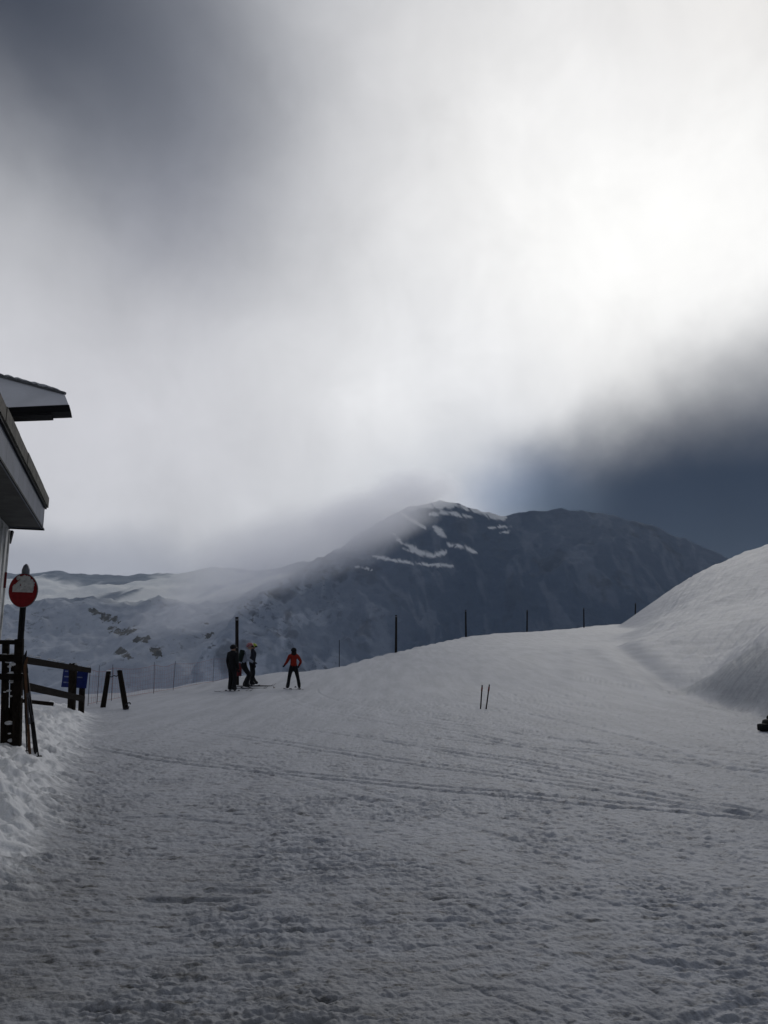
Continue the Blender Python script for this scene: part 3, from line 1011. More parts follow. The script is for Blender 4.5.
# ------------------------------------------------------------------ round road sign on its pole
def build_no_entry():
    Y = 11.6
    base = at(15, 756, Y)
    base.z = gz(base.x, base.y) - 0.1
    root = empty("no_entry_sign", base)
    tag(root, "round red no-entry sign half plastered with snow on a dark leaning pole", "sign")
    top = at(25.6, 572, Y)
    mid = at(20.5, 640, Y)
    p = MB()
    p.tube([base, mid, at(24.6, 585, Y), top], 0.046, 12)
    pole = p.build("pole", M_BLACK, root, -base, smooth=True)
    c = MB()
    tip = at(26.4, 564, Y)
    c.tube([at(25.2, 578, Y), at(25.8, 570, Y), at(26.2, 566, Y), tip], [0.058, 0.058, 0.04, 0.012], 12)
    c.build("pole_cap", M_GREYMETAL, root, -base, smooth=True)
    cen = at(23.6, 590.5, Y - 0.09)
    rad = 0.257

    def disc(name, r, th, y0, mat):
        b = MB()
        b.tube([(0, y0, 0), (0, y0 - th, 0)], r, 48)
        o = b.build(name, mat, root, cen - base)
        o.rotation_euler = (R(3), R(2.5), R(-14))
        return o
    d = disc("sign_disc", rad, 0.012, 0.0, M_GREYMETAL)
    f = disc("red_face", rad * 0.965, 0.004, -0.013, M_RED)
    b = MB()
    b.box((0, -0.021, 0.02), (rad * 1.40, 0.004, rad * 0.36), None, 0.001)
    bar = b.build("white_bar", M_SIGNWHITE, root, cen - base)
    bar.rotation_euler = d.rotation_euler
    # snow driven on to the upper half
    s = MB()
    rng = random.Random(11)
    for k in range(150):
        x = rng.uniform(-0.17, 0.19)
        z = rng.uniform(0.0, 0.205)
        if x * x + z * z > 0.218 ** 2 or (z < 0.05 and rng.random() < 0.3): continue
        if x < -0.06 and z > 0.1 and rng.random() < 0.8: continue
        if x > 0.13 and z > 0.1 and rng.random() < 0.6: continue
        q = rng.uniform(0.018, 0.036)
        s.ball((x, -0.023, z), (q, 0.006 * rng.uniform(0.7, 1.6), q * rng.uniform(0.7, 1.2)), None, 1)
    o = s.build("stuck_snow", M_SIGNWHITE, root, cen - base, smooth=True)
    o.rotation_euler = d.rotation_euler
    for z in (-0.12, 0.13):
        k = MB()
        k.box((0, 0.05, z), (0.06, 0.09, 0.03), None, 0.004)
        o = k.build("clamp", M_GREYMETAL, root, cen - base)
        o.rotation_euler = d.rotation_euler


build_no_entry()


# ------------------------------------------------------------------ fences
def ground_pt(px, py, Y):
    p = at(px, py, Y)
    p.z = gz(p.x, p.y)
    return p


def snow_dab(mb, p, s, rng):
    mb.ball(p, (s * rng.uniform(0.8, 1.4), s * rng.uniform(0.8, 1.2), s * rng.uniform(0.4, 0.7)), None, 2)


def build_gate():
    Y = 10.7
    rng = random.Random(21)
    o = ground_pt(19, 750, Y)
    root = empty("picket_fence", o)
    tag(root, "dark snow-caked picket fence standing under the no-entry sign", "fence")

    def P(px, py, dy=0.0): return at(px, py, Y + dy)

    def post(px0, px1, py_top, name, wid, dy, mat):
        m = MB()
        a = P(px0, 754, dy); a.z = gz(a.x, a.y) - 0.25
        b = P(px1, py_top, dy)
        m.beam(a, b, wid, wid * 0.8, (0.1, -1, 0.05), 0.008)
        m.rough(0.006, 5)
        return m.build(name, mat, root, -o)
    post(17.5, 19.5, 639, "post", 0.105, 0.0, M_DARKWOOD)
    post(-27, -29, 639, "post", 0.105, 0.0, M_DARKWOOD)
    for (a, b, top, w) in ((4.5, 6.0, 643, 0.085), (-6, -5, 643, 0.08), (-16, -15.5, 643, 0.085), (11.2, 13.2, 664, 0.06)):
        post(a, b, top, "picket", w, 0.06 if w > 0.07 else 0.13, M_DARKWOOD)
    for (y0, y1, h) in ((641.5, 642.5, 0.06), (657, 658.5, 0.10), (676, 677, 0.085)):
        m = MB()
        m.beam(P(-32, y0, -0.055), P(22.5, y1, -0.055), 0.04, h, (0, 0, 1), 0.006)
        m.rough(0.005, 4)
        m.build("rail", M_RAILWOOD, root, -o)
    s = MB()
    for k in range(46):
        px = rng.choice((rng.uniform(-25, 24), rng.uniform(4, 18), rng.uniform(7, 16)))
        py = rng.choice((640.5, 654.5, 655, 674, 674, rng.uniform(690, 745), rng.uniform(655, 705), rng.uniform(655, 705)))
        snow_dab(s, P(px, py, rng.uniform(-0.03, 0.03)), rng.uniform(0.02, 0.045), rng)
    tag(s.build("clinging_snow", M_SNOWCAP, root, -o, smooth=True), kind='stuff')
    # lower boarding between the pickets
    b = MB()
    for px in (7.9, 10.5, 13.3):
        a = P(px, 752, 0.16); a.z = gz(a.x, a.y) - 0.2
        b.beam(a, P(px + 1.1, 706 + rng.uniform(-10, 6), 0.16), 0.033, 0.02, (0.1, -1, 0.05))
    b.build("board", M_PALEWOOD, root, -o)


build_gate()


def build_railing():
    rng = random.Random(31)
    o = ground_pt(73, 703, 18)
    root = empty("wooden_railing", o)
    tag(root, "low railing of two thick dark rails running from picket fence to blue board", "railing")
    for (x0, y0, Y0, x1, y1, Y1, h) in ((18, 659.0, 12.3, 90, 670.5, 18.3, 0.165), (18, 684.5, 12.3, 84, 699, 18.3, 0.19)):
        m = MB()
        m.beam(at(x0, y0, Y0), at(x1, y1, Y1), 0.05, h * 0.68, (0, 0, 1), 0.01)
        m.rough(0.012, 2.2)
        m.build("rail", M_RAILWOOD, root, -o)
    for (px, top, Y, w) in ((73.2, 663, 18.15, 0.15), (83, 671, 18.75, 0.12)):
        a = ground_pt(px - 0.6, 700, Y); a.z -= 0.3
        m = MB()
        m.beam(a, at(px, top, Y), w, w, (0.1, -1, 0), 0.012)
        m.rough(0.008, 4)
        m.build("post", M_DARKWOOD, root, -o)
    s = MB()
    for k in range(26):
        t = rng.random()
        a, b = at(18, 659, 12.3), at(90, 670.5, 18.3)
        p = a.lerp(b, t)
        snow_dab(s, p + Vector((0, 0, 0.085)), rng.uniform(0.012, 0.03), rng)
    tag(s.build("clinging_snow", M_SNOWCAP, root, -o, smooth=True), kind='stuff')


build_railing()


def build_notice():
    Y = 18.45
    c = at(75, 677.5, Y)
    root = empty("notice_board", c)
    root.rotation_euler = (R(-2), R(2.5), R(-9))
    tag(root, "small dark blue notice board with pale lines fixed behind the railing post", "sign")
    w, h = 26.5 / F * Y, 19.5 / F * Y
    m = MB()
    m.box((0, 0, 0), (w, 0.02, h), None, 0.006)
    m.build("board", M_BLUE, root)
    rng = random.Random(8)
    for k, (z, n) in enumerate(((0.28, 3), (0.02, 4), (-0.26, 3))):
        t = MB()
        x = -w * 0.42
        for j in range(n):
            L = w * rng.uniform(0.10, 0.2)
            t.box((x + L / 2, -0.0125, z * h), (L, 0.004, 0.028))
            x += L + w * 0.04
        t.build("lettering", M_PALETEXT, root)


build_notice()

# plank half buried below the railing
def build_plank():
    a, b = at(19, 700.5, 15.2), at(53, 704.0, 15.6)
    za, zb = gz(a.x, a.y), gz(b.x, b.y)
    m = MB()
    c = (a + b) / 2
    m.beam(a - c, b - c, 0.16, 0.07, (0, 0, 1), 0.012)
    m.rough(0.01, 4)
    o = m.build("wooden_plank", M_DARKWOOD, None, c)
    tag(o, "short dark plank lying in the snow bank beneath the two-rail railing", "plank")


build_plank()


# ------------------------------------------------------------------ skis and poles propped on the fence
M_SKI_A = simple_mat("ski_black", (0.018, 0.017, 0.018), 0.4, 0.3, 6, 0.05)
M_SKI_B = simple_mat("ski_brown", (0.10, 0.05, 0.025), 0.4, 0.4, 6, 0.05)
M_STEEL = simple_mat("binding_metal", (0.10, 0.10, 0.11), 0.4, 0.3, 20, 0.05, metal=0.5)


def ski_mesh(L, w, rocker=0.10):
    """a ski lying along +y, base at z=0, tip curved up at the far end"""
    b = MB()
    N = 26
    rows = []
    for i in range(N + 1):
        s = i / N
        ww = w * (0.5 + 0.0) * (1.0 - 0.28 * math.sin(math.pi * min(max((s - 0.06) / 0.86, 0), 1))) * (1 if s < 0.93 else max(0.08, math.sqrt(max(1 - ((s - 0.93) / 0.07) ** 2, 0))))
        if s < 0.03: ww *= 0.6 + 13 * s
        z = rocker * max(0, (s - 0.88) / 0.12) ** 2 + 0.02 * max(0, (0.05 - s) / 0.05)
        th = 0.008 + 0.014 * math.sin(math.pi * min(max(s, 0.02), 0.98))
        y = (s - 0.46) * L
        rows.append([b.bm.verts.new(v) for v in ((-ww, y, z), (ww, y, z), (ww * 0.94, y, z + th), (-ww * 0.94, y, z + th))])
    for i in range(N):
        for k in range(4):
            b.bm.faces.new((rows[i][k], rows[i][(k + 1) % 4], rows[i + 1][(k + 1) % 4], rows[i + 1][k]))
    b.bm.faces.new(rows[0]); b.bm.faces.new(rows[-1])
    return b


def make_ski(label, group, mat, L=1.65, w=0.11):
    root = empty("ski")
    tag(root, label, "ski", group)
    ski_mesh(L, w).build("ski_body", mat, root)
    bb = MB()
    bb.box((0, 0.17, 0.036), (w * 0.6, 0.07, 0.032), None, 0.008)
    bb.box((0, -0.17, 0.040), (w * 0.6, 0.09, 0.04), None, 0.01)
    bb.box((0, 0.0, 0.024), (w * 0.45, 0.27, 0.008))
    bb.build("binding", M_STEEL, root)
    return root


def stand_between(root, a, b, up):
    """orient root so its +y runs from a to b and its +z leans to 'up'"""
    y = (b - a).normalized()
    x = y.cross(Vector(up)).normalized()
    z = x.cross(y)
    root.rotation_euler = Matrix((x, y, z)).transposed().to_euler()


for (lab, mat, pb, pt, L, wd) in (("black ski standing on its tail against the picket fence post", M_SKI_A, (36.3, 748, 10.35), (22.8, 652, 10.66), 1.42, 0.044),
                                  ("brown scuffed ski standing beside the black one at the fence", M_SKI_B, (29.6, 751, 10.30), (24.0, 655, 10.62), 1.30, 0.040)):
    a, b = at(*pb), at(*pt)
    a.z = gz(a.x, a.y) + 0.03
    k = make_ski(lab, "skis propped against the fence", mat, L, wd)
    d = (b - a).normalized()
    stand_between(k, a, b, (0.9, -0.7, 0.2))
    k.location = a + d * (0.46 * L)


def ski_pole(a, b, label, group):
    root = empty("ski_pole", a)
    tag(root, label, "ski pole", group)
    m = MB()
    m.tube([a, b], [0.008, 0.011], 8)
    m.build("shaft", M_SKI_A, root, -a, smooth=True)
    d = (b - a).normalized()
    m = MB()
    m.tube([b - d * 0.02, b + d * 0.04, b + d * 0.12, b + d * 0.13], [0.014, 0.019, 0.017, 0.009], 10)
    m.build("grip", M_BAG, root, -a, smooth=True)
    m = MB()
    m.tube([a + d * 0.075, a + d * 0.085], [0.045, 0.04], 14)
    m.build("basket", M_SKI_A, root, -a)


for (lab, pb, pt) in (("thin dark ski pole leaning outermost beside the propped skis", (40.5, 748, 10.3), (27.0, 672, 10.6)),
                      ("thin ski pole leaning between picket post and brown ski", (28.0, 746, 10.45), (23.8, 672, 10.62))):
    a, b = at(*pb), at(*pt)
    a.z = gz(a.x, a.y) - 0.03
    ski_pole(a, b, lab, "ski poles propped against the fence")


# ------------------------------------------------------------------ two leaning posts, rope and safety net
def leaning_post(pb, pt, Y, wid, label, twin=False):
    a = ground_pt(pb[0], pb[1], Y)
    b = at(pt[0], pt[1], Y + 0.1)
    foot = a - (b - a).normalized() * 0.35
    root = empty("wooden_post", a)
    tag(root, label, "post", "short leaning posts at the drop")
    m = MB()
    m.tube([foot - a, a - a, (b - a) * 0.6, b - a], [wid * 0.5, wid * 0.5, wid * 0.48, wid * 0.46], 10)
    m.rough(0.008, 6)
    m.build("shaft", M_DARKWOOD, root, smooth=True)
    c = MB()
    c.ball((b - a) + Vector((0, 0, 0.0)), (wid * 0.5, wid * 0.5, 0.03), None, 2)
    c.build("snow_cap", M_SNOWCAP if twin else M_DARKWOOD, root, smooth=True)
    if not twin:
        r = MB()
        cc = Vector((0.05, -0.07, 0.02))
        r.tube([cc + Vector((0.09 * math.cos(t), 0.03 * math.sin(t), 0.06 + 0.09 * math.sin(t + 0.6))) for t in np.linspace(0, 5.6, 16)], 0.018, 6)
        r.build("rope_loop", M_ROPE, root)
    return a, b


PA = leaning_post((103.6, 698), (108.6, 671), 22.6, 0.145, "short round post tilting towards the other post across the gap", True)
PB = leaning_post((126.2, 703), (119.6, 671), 22.0, 0.15, "short round post leaning back with rope looped round its foot")


def build_rope():
    a, b = PA[1] - Vector((0, 0, 0.08)), PB[1] - Vector((0, 0, 0.06))
    pts = [a.lerp(b, t) - Vector((0, 0, 0.10 * math.sin(math.pi * t) * (1 + 0.4 * math.sin(9 * t)))) for t in np.linspace(0, 1, 14)]
    pts += [b + Vector((0.02, 0.02, -0.03)), b + Vector((0.0, 0.05, 0.02)), b + Vector((-0.06, 0.04, -0.02))]
    m = MB()
    m.tube([p - a for p in pts], 0.014, 6)
    o = m.build("rope", M_ROPE, None, a, smooth=True)
    tag(o, "dark rope sagging between the two short leaning posts", "rope")


build_rope()


def build_net():
    line = [(89, 692, 23.4), (112, 694, 25.5), (154, 690, 29.5), (173, 688, 31.5), (213, 681, 35.0), (240, 677, 37.6)]
    pts = [ground_pt(*l) for l in line]
    root = empty("safety_net", pts[0])
    tag(root, "thin faded orange net on slim stakes along the drop behind the skiers", "net")
    rng = random.Random(41)
    o = pts[0]
    H = 1.0
    for p in pts + [pts[0].lerp(pts[1], 0.35)]:
        s = MB()
        lean = Vector((rng.uniform(-0.06, 0.06), 0, 0))
        s.tube([p - Vector((0, 0, 0.3)), p + lean + Vector((0, 0, H + 0.16))], 0.010, 8)
        s.build("stake", M_GREYMETAL, root, -o)
    n = MB()
    for a, b in zip(pts[:-1], pts[1:]):
        L = (b - a).length
        nx = int(L / 0.20)
        nz = 6

        def q(i, k):
            t = i / nx
            sag = 0.09 * math.sin(math.pi * t)
            return a.lerp(b, t) + Vector((0.02 * math.sin(i * 1.3), 0, 0.05 + (H - sag) * k / nz))
        for k in range(nz + 1):
            w = 0.007 if k in (0, nz) else 0.003
            for i in range(nx): n.beam(q(i, k), q(i + 1, k), w, w)
        for i in range(nx + 1):
            n.beam(q(i, 0), q(i, nz), 0.003, 0.003)
    n.build("mesh_panel", M_NET, root, -o)


build_net()


# ------------------------------------------------------------------ tall poles along the crest
POLES = [(237.2, 617, 681, 34.0, 0.17, "dark wooden pole rising right behind the all-dark skier"),
         (396.0, 615, 653, 61.5, 0.20, "tall wooden pole on the crest nearest to the red-jacketed skier"),
         (466.0, 610, 637.5, 87, 0.21, "second crest pole, between the nearest crest pole and the middle of the row"),
         (527.0, 610, 633, 103, 0.21, "middle pole of the crest row, straight beyond the stuck marker canes"),
         (584.0, 608, 628.5, 118, 0.21, "fourth crest pole, standing where the crest runs nearly level"),
         (635.3, 603, 624, 126, 0.22, "farthest crest pole, standing at the foot of the rising snow slope")]
for i, (px, yt, yb, Y, w, lab) in enumerate(POLES):
    b = ground_pt(px, yb, Y)
    t = at(px + (0.2 if i % 2 else -0.3), yt, Y)
    root = empty("wooden_pole", b)
    tag(root, lab, "pole", "tall wooden poles along the crest")
    m = MB()
    m.tube([Vector((0, 0, -0.6)), Vector((0, 0, 0)), (t - b) * 0.5, t - b], [w * 0.52, w * 0.5, w * 0.47, w * 0.43], 12)
    m.rough(0.006, 3)
    m.build("shaft", M_POLEWOOD, root, smooth=True)
    c = MB()
    zt = (t - b).length
    c.tube([(t - b) * ((zt - 0.16) / zt), (t - b) * ((zt - 0.08) / zt)], w * 0.5, 12)
    c.build("metal_band", M_GREYMETAL, root, smooth=True)
    if i == 0:
        r = MB()
        z0, z1 = at(px, 676, Y).z - b.z, at(px, 663, Y).z - b.z
        r.tube([(0.07, -0.03, z0), (0.07, -0.03, z1)], 0.115, 14)
        r.build("red_pad", M_PADRED, root, smooth=True)

for (px, yt, yb, Y, lab) in ((339.3, 640, 668, 48, "slender bare stake on the snow edge between red-jacketed skier and poles"),):
    b = ground_pt(px, yb, Y)
    m = MB()
    t = at(px, yt, Y) - b
    m.tube([(0, 0, -0.3), t * 0.5, t], [0.026, 0.025, 0.022], 8)
    o = m.build("marker_stake", M_POLEWOOD, None, b, smooth=True)
    tag(o, lab, "stake")

# two slim marker canes in the middle of the piste
M_CANE = simple_mat("cane_dark", (0.05, 0.035, 0.03), 0.6, 0.4, 20, 0.1)
M_CANERED = simple_mat("cane_red_band", (0.22, 0.05, 0.04), 0.6, 0.3, 20, 0.0)
for (xb, yb, xt, yt, lab) in ((480.6, 708, 482.2, 685, "slim bamboo cane with reddish tip, the taller-looking of two on open snow, upright"),
                              (486.2, 708.5, 489.4, 684.5, "slim bamboo cane tilting outward beside the upright cane on open snow")):
    g = on_ground(xb, yb, 15)
    t = at(xt, yt, g.y)
    root = empty("marker_cane", g)
    tag(root, lab, "cane", "pair of canes stuck in the piste")
    m = MB()
    m.tube([(t - g) * -0.25, (t - g) * 0.5, t - g], [0.021, 0.02, 0.018], 8)
    m.build("shaft", M_CANE, root, smooth=True)
    m = MB()
    m.tube([(t - g) * 0.72, (t - g) * 0.9], 0.023, 8)
    m.build("colour_band", M_CANERED, root, smooth=True)


# ------------------------------------------------------------------ dark kit bag at the foot of the bank
def build_bag():
    g = on_ground(776, 731, 8)
    root = empty("kit_bag", g, R(12))
    root.scale = (0.82, 0.82, 0.80)
    tag(root, "black and olive kit bag lying on the snow below the cut bank", "bag")
    b = MB()
    b.box((0.02, 0, 0.14), (0.62, 0.34, 0.30), None, 0.09)
    b.rough(0.03, 5)
    b.build("bag_body", M_BAG, root, smooth=True)
    b = MB()
    b.ball((0.10, 0.05, 0.33), (0.27, 0.16, 0.12), Matrix.Rotation(R(-8), 3, 'Y'), 3)
    b.rough(0.03, 6)
    b.build("top_flap", M_BAG, root, smooth=True)
    b = MB()
    b.ball((0.05, -0.19, 0.16), (0.15, 0.06, 0.11), None, 3)
    b.rough(0.015, 7)
    b.build("front_pocket", M_BAGOLIVE, root, smooth=True)
    b = MB()
    b.box((-0.38, -0.05, 0.10), (0.20, 0.22, 0.18), Matrix.Rotation(R(10), 3, 'Z'), 0.05)
    b.rough(0.02, 6)
    b.build("side_pouch", M_BAG, root, smooth=True)
    b = MB()
    b.tube([(-0.15, -0.1, 0.36), (-0.05, -0.16, 0.47), (0.12, -0.16, 0.49), (0.26, -0.08, 0.40)], 0.016, 8)
    b.build("strap", M_BAG, root, smooth=True)


build_bag()


# ------------------------------------------------------------------ people
SKIN = cloth("skin", (0.42, 0.26, 0.19))


def person(label, pos, facing, mats, joints, scale=1.0, fatten=1.0):
    """one continuous skinned body; joints overrides positions (x right, y forward, z up)"""
    J = dict(pelvis=(0, 0, .94), waist=(0, 0, 1.08), chest=(0, 0.01, 1.32), collar=(0, 0, 1.44), neck=(0, .01, 1.52), head=(0, .03, 1.61), crown=(0, .02, 1.69),
             sR=(.17, 0, 1.41), eR=(.25, -.03, 1.14), wR=(.24, .08, .90), hR=(.24, .12, .83), sL=(-.17, 0, 1.41), eL=(-.25, -.03, 1.14), wL=(-.24, .08, .90), hL=(-.24, .12, .83),
             tR=(.10, 0, .86), kR=(.12, .05, .50), aR=(.12, 0, .13), fR=(.12, .17, .06), bR=(.12, -.06, .06), tL=(-.10, 0, .86), kL=(-.12, .05, .50), aL=(-.12, 0, .13), fL=(-.12, .17, .06), bL=(-.12, -.06, .06))
    J.update(joints)
    RAD = dict(pelvis=.150, waist=.140, chest=.165, collar=.11, neck=.062, head=.098, crown=.078, s=.088, e=.066, w=.050, h=.045, t=.112, k=.082, a=.078, f=.062, b=.058)
    names = list(J)
    E = [('pelvis', 'waist'), ('waist', 'chest'), ('chest', 'collar'), ('collar', 'neck'), ('neck', 'head'), ('head', 'crown')]
    for s in 'RL':
        E += [('collar', 's' + s), ('s' + s, 'e' + s), ('e' + s, 'w' + s), ('w' + s, 'h' + s), ('pelvis', 't' + s), ('t' + s, 'k' + s), ('k' + s, 'a' + s), ('a' + s, 'f' + s), ('a' + s, 'b' + s)]
    me = bpy.data.meshes.new("skeleton")
    me.from_pydata([J[n] for n in names], [(names.index(a), names.index(b)) for a, b in E], [])
    tmp = bpy.data.objects.new("skeleton", me)
    COL.objects.link(tmp)
    md = tmp.modifiers.new("skin", 'SKIN')
    md.use_smooth_shade = True
    ss = tmp.modifiers.new("sub", 'SUBSURF'); ss.levels = 2
    for n, sv in zip(names, me.skin_vertices[0].data):
        r = RAD.get(n, RAD.get(n[0]))
        if n not in ('head', 'crown', 'neck'): r *= fatten
        sv.radius = (r, r)
        sv.use_root = n == 'pelvis'
    dg = bpy.context.evaluated_depsgraph_get()
    body = bpy.data.meshes.new_from_object(tmp.evaluated_get(dg))
    bpy.data.objects.remove(tmp)
    bm = bmesh.new()
    bm.from_mesh(body)
    seg = {}
    for a, b in E:
        k = b[0] if b[-1] in 'RL' and len(b) == 2 else b
        seg[(a, b)] = {'waist': 1, 'chest': 0, 'collar': 0, 'neck': 0, 'head': 2, 'crown': 2, 's': 0, 'e': 0, 'w': 0, 'h': 3, 't': 1, 'k': 1, 'a': 1, 'f': 4, 'b': 4}[k]
    for f in bm.faces:
        c = f.calc_center_median()
        best = None
        for (a, b), mi in seg.items():
            pa, pb = Vector(J[a]), Vector(J[b])
            d = pb - pa
            t = min(max((c - pa).dot(d) / d.length_squared, 0), 1)
            q = (c - pa - d * t).length
            if best is None or q < best[0]: best = (q, mi, a, b, t)
        mi = best[1]
        if best[3] == 'waist' and best[4] > 0.2: mi = 0
        f.material_index = mi
    mb = MB()
    mb.bm.free()
    mb.bm = bm
    n0 = len(bm.faces)
    # gloved fingers closing from each palm, thumb from its side
    for s, sg in (('R', 1), ('L', -1)):
        h, w = Vector(J['h' + s]), Vector(J['w' + s])
        d = (h - w).normalized()
        side = d.cross(Vector((0, 0, 1)))
        side = side.normalized() if side.length > 0.2 else Vector((1, 0, 0))
        nrm = side.cross(d)
        for k in range(4):
            o = h + d * 0.025 + side * (0.024 * (k - 1.5))
            L = (0.062, 0.075, 0.07, 0.055)[k]
            mb.tube([o, o + d * L * 0.5 - nrm * 0.006, o + d * L * 0.85 - nrm * 0.026, o + d * L * 0.85 - nrm * 0.045], [0.015, 0.0145, 0.013, 0.009], 6)
        o = h - d * 0.01 - side * 0.034 * sg
        mb.tube([o, o + d * 0.03 - side * 0.03 * sg, o + d * 0.065 - side * 0.028 * sg - nrm * 0.012], [0.017, 0.0155, 0.011], 6)
    bm.faces.ensure_lookup_table()
    for f in bm.faces[n0:]: f.material_index = 3
    n1 = len(bm.faces)
    H = Vector(J['head'])
    fw = Vector((0, 1, 0))
    mb.tube([H + fw * 0.09 + Vector((0, 0, 0.02)), H + fw * 0.118 - Vector((0, 0, 0.012)), H + fw * 0.095 - Vector((0, 0, 0.024))], [0.010, 0.016, 0.012], 6)
    for sg in (-1, 1): mb.ball(H + Vector((0.094 * sg, 0.0, -0.005)), (0.014, 0.024, 0.034), None, 1)
    bm.faces.ensure_lookup_table()
    for f in bm.faces[n1:]: f.material_index = 2
    for f in bm.faces: f.smooth = True
    root = empty("person", pos, facing)
    root.scale = (scale,) * 3
    tag(root, label, "person", "skiers gathered by the drop")
    mb.build("body", [mats['jacket'], mats['trousers'], SKIN, mats['gloves'], mats['boots']], root, smooth=True)
    return root, J


def helmet(root, J, mat, brim=None):
    H = Vector(J['head'])
    b = MB()
    b.ball(H + Vector((0, -0.012, 0.042)), (0.125, 0.142, 0.118), None, 3)
    b.bm.verts.ensure_lookup_table()
    bmesh.ops.bisect_plane(b.bm, geom=b.bm.verts[:] + b.bm.edges[:] + b.bm.faces[:], plane_co=H + Vector((0, 0.02, 0.012)), plane_no=Vector((0, 0.25, -1)), clear_outer=True)
    b.build("helmet", mat, root, smooth=True)


def goggles(root, J, mat):
    H = Vector(J['head'])
    b = MB()
    pts = [H + Vector((0.108 * math.sin(t), 0.005 + 0.108 * math.cos(t), 0.022)) for t in np.linspace(-1.25, 1.25, 11)]
    b.tube(pts, [0.018] + [0.034] * 9 + [0.018], 8)
    b.build("goggles", mat, root, smooth=True)


def backpack(root, c, size, mat, tilt=0.0):
    b = MB()
    b.box(c, size, Matrix.Rotation(tilt, 3, 'X'), min(size) * 0.32)
    b.rough(0.012, 6)
    b.build("backpack", mat, root, smooth=True)


C_BLACK = cloth("cloth_black", (0.013, 0.013, 0.015))
C_NAVY = cloth("cloth_navy", (0.018, 0.020, 0.035))
C_PALE = cloth("cloth_pale_blue", (0.30, 0.33, 0.40))
C_RED = cloth("cloth_red", (0.26, 0.020, 0.010))
C_DKGREEN = cloth("cloth_dark_green", (0.012, 0.022, 0.018))
C_BOOT = simple_mat("boot_plastic", (0.016, 0.016, 0.018), 0.4, 0.2, 6, 0.05)
C_LENS = simple_mat("goggle_lens", (0.01, 0.01, 0.012), 0.15, 0.1, 6, 0.0)
C_LIME = simple_mat("helmet_lime", (0.38, 0.46, 0.05), 0.4, 0.2, 8, 0.0)
C_PINKRED = simple_mat("helmet_red", (0.30, 0.04, 0.05), 0.4, 0.6, 14, 0.0, col2=(0.36, 0.30, 0.32))
C_HAIR = simple_mat("dark_hair", (0.02, 0.013, 0.010), 0.6, 0.3, 18, 0.4, (3, 3, 0.6))
M_SKITOP = simple_mat("ski_topsheet", (0.03, 0.03, 0.04), 0.4, 0.3, 5, 0.05)


def foot_pos(px, py):
    g = on_ground(px, py, 24)
    return Vector((g.x, g.y, gz(g.x, g.y)))


def fit_skis(root, J, yaw_off, who, lens=(1.6, 1.6), only='RL'):
    """a ski under each boot, a thing of its own"""
    Mw = Matrix.Translation(root.location) @ Matrix.Rotation(root.rotation_euler.z, 4, 'Z') @ Matrix.Scale(root.scale.x, 4)
    for i, s in enumerate(only):
        p = Mw @ ((Vector(J['f' + s]) + Vector(J['b' + s])) / 2)
        z = gz(p.x, p.y)
        k = make_ski(who[i], "skis on the skiers' feet", M_SKITOP, lens[i], 0.12)
        k.location = (p.x, p.y, z + 0.012)
        k.rotation_euler = (0, 0, root.rotation_euler.z + yaw_off[i])


# all dark skier, seen from behind
DZ = 0.045
p1 = foot_pos(231.5, 692)
r1, J1 = person("person all in black standing still with arms hanging before the dark pole", p1 + Vector((0, 0, DZ)), R(-25), dict(jacket=C_BLACK, trousers=C_BLACK, gloves=C_BLACK, boots=C_BOOT),
                dict(hR=(.22, .10, .80), wR=(.225, .06, .88), hL=(-.22, .10, .80), wL=(-.225, .06, .88), eR=(.22, -.03, 1.14), eL=(-.22, -.03, 1.14), tR=(.085, 0, .86), tL=(-.085, 0, .86), kR=(.09, .05, .5), kL=(-.09, .05, .5), aR=(.09, 0, .13), fR=(.10, .17, .06), bR=(.09, -.06, .06), aL=(-.09, 0, .13), fL=(-.10, .17, .06), bL=(-.09, -.06, .06)), 1.02, 1.05)
helmet(r1, J1, C_BLACK)
goggles(r1, J1, C_LENS)
fit_skis(r1, J1, (R(-48), R(-52)), ("black ski under the right boot of the all-black skier", "black ski under the left boot of the all-black skier"), (1.35, 1.35))

# bending skier with a backpack and a red and white helmet
p2 = foot_pos(246.0, 689)
r2, J2 = person("person in pale jacket and red and white helmet with dark backpack, knees bent", p2 + Vector((0, 0, DZ)), R(-78), dict(jacket=C_PALE, trousers=C_BLACK, gloves=C_BLACK, boots=C_BOOT),
                dict(pelvis=(0, -.14, .88), waist=(0, -.11, 1.02), chest=(0, -.01, 1.25), collar=(0, .03, 1.37), neck=(0, .07, 1.45), head=(0, .11, 1.54), crown=(0, .12, 1.62),
                     sR=(.17, .02, 1.33), eR=(.26, .02, 1.08), wR=(.22, .22, .96), hR=(.20, .29, .95), sL=(-.17, .02, 1.33), eL=(-.26, .02, 1.08), wL=(-.22, .22, .96), hL=(-.20, .29, .95),
                     tR=(.10, -.13, .82), tL=(-.10, -.13, .82), kR=(.12, .12, .48), kL=(-.12, .10, .48), aR=(.12, -.02, .13), aL=(-.12, -.06, .13), fR=(.12, .15, .06), bR=(.12, -.08, .06), fL=(-.12, .11, .06), bL=(-.12, -.12, .06)), 1.09, 1.02)
helmet(r2, J2, C_PINKRED)
goggles(r2, J2, C_LENS)
backpack(r2, (0, -.22, 1.20), (0.30, 0.20, 0.46), C_DKGREEN, R(-12))
fit_skis(r2, J2, (R(4), R(-3)), ("ski under the near boot of the skier wearing a backpack", "ski under the far boot of the skier wearing a backpack"), (1.6, 1.6))

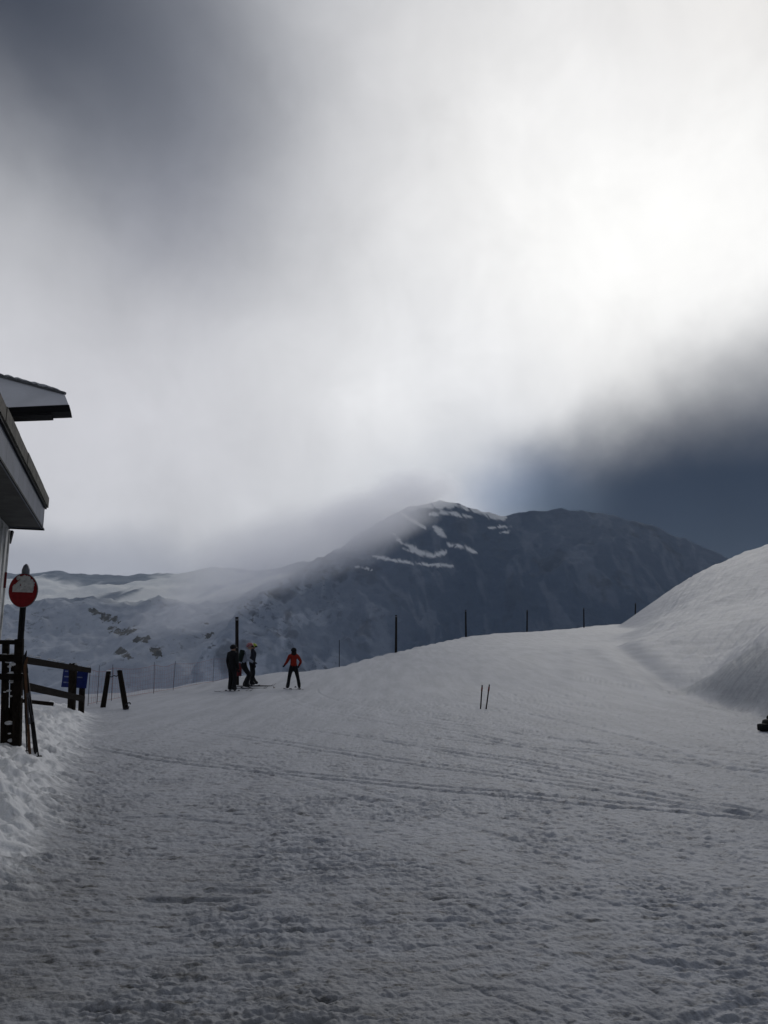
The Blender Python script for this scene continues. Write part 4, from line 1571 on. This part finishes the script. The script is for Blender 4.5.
# skier in navy with a lime helmet, one boot kicked back
p3 = foot_pos(251.5, 686.5)
r3, J3 = person("person in navy jacket and lime yellow helmet facing the open valley side", p3 + Vector((0, 0, DZ)), R(-82), dict(jacket=C_NAVY, trousers=C_BLACK, gloves=C_BLACK, boots=C_BOOT),
                dict(head=(0, .06, 1.59), crown=(0, .06, 1.67), pelvis=(0, -.04, .92), chest=(0, .03, 1.30), eR=(.24, .04, 1.13), wR=(.23, .10, .90), hR=(.23, .12, .82), kR=(.11, .08, .50), kL=(-.12, .0, .48), aR=(.12, -.02, .13), fR=(.12, .15, .06), bR=(.12, -.08, .06),
                     aL=(-.13, .10, .15), fL=(-.13, .27, .08), bL=(-.13, .04, .08)), 1.02, 1.0)
helmet(r3, J3, C_LIME)
goggles(r3, J3, C_LENS)
fit_skis(r3, J3, (R(2), R(-5)), ("ski under the near boot of the lime-helmeted skier", "ski under the far boot of the lime-helmeted skier"), (1.65, 1.65))

# skier in the red jacket seen from behind
p4 = foot_pos(293, 690)
r4, J4 = person("person in red jacket and black trousers with legs apart, seen from behind", p4 + Vector((0, 0, DZ)), R(14), dict(jacket=C_RED, trousers=C_BLACK, gloves=C_NAVY, boots=C_BOOT),
                dict(sL=(-.18, 0, 1.40), eL=(-.28, .06, 1.16), wL=(-.34, .26, 1.04), hL=(-.37, .33, 1.0), eR=(.32, -.02, 1.17), wR=(.27, .14, 1.0), hR=(.25, .21, .96),
                     kR=(.20, .04, .50), aR=(.27, -.02, .13), fR=(.29, .15, .06), bR=(.26, -.08, .06), kL=(-.17, .06, .50), aL=(-.22, .02, .13), fL=(-.26, .18, .06), bL=(-.21, -.06, .06)), 0.945, 1.0)
helmet(r4, J4, C_BLACK)
hb = MB()
hb.ball(Vector(J4['head']) + Vector((0, -0.07, -0.09)), (0.12, 0.075, 0.16), None, 3)
hb.rough(0.02, 9)
hb.build("long_hair", C_HAIR, r4, smooth=True)
fit_skis(r4, J4, (R(4), R(40)), ("ski under the right boot of the red-jacketed skier", "ski under the left boot of the red-jacketed skier, pointing aside"), (1.5, 1.5))
#OBJ_END
S.view_settings.view_transform = 'Standard'
S.view_settings.look = 'None'
S.view_settings.exposure = 0.0
S.view_settings.gamma = 1.0
S.view_settings.use_curve_mapping = False
S.cycles.use_denoising = True
S.cycles.max_bounces = 8
S.cycles.volume_bounces = 6
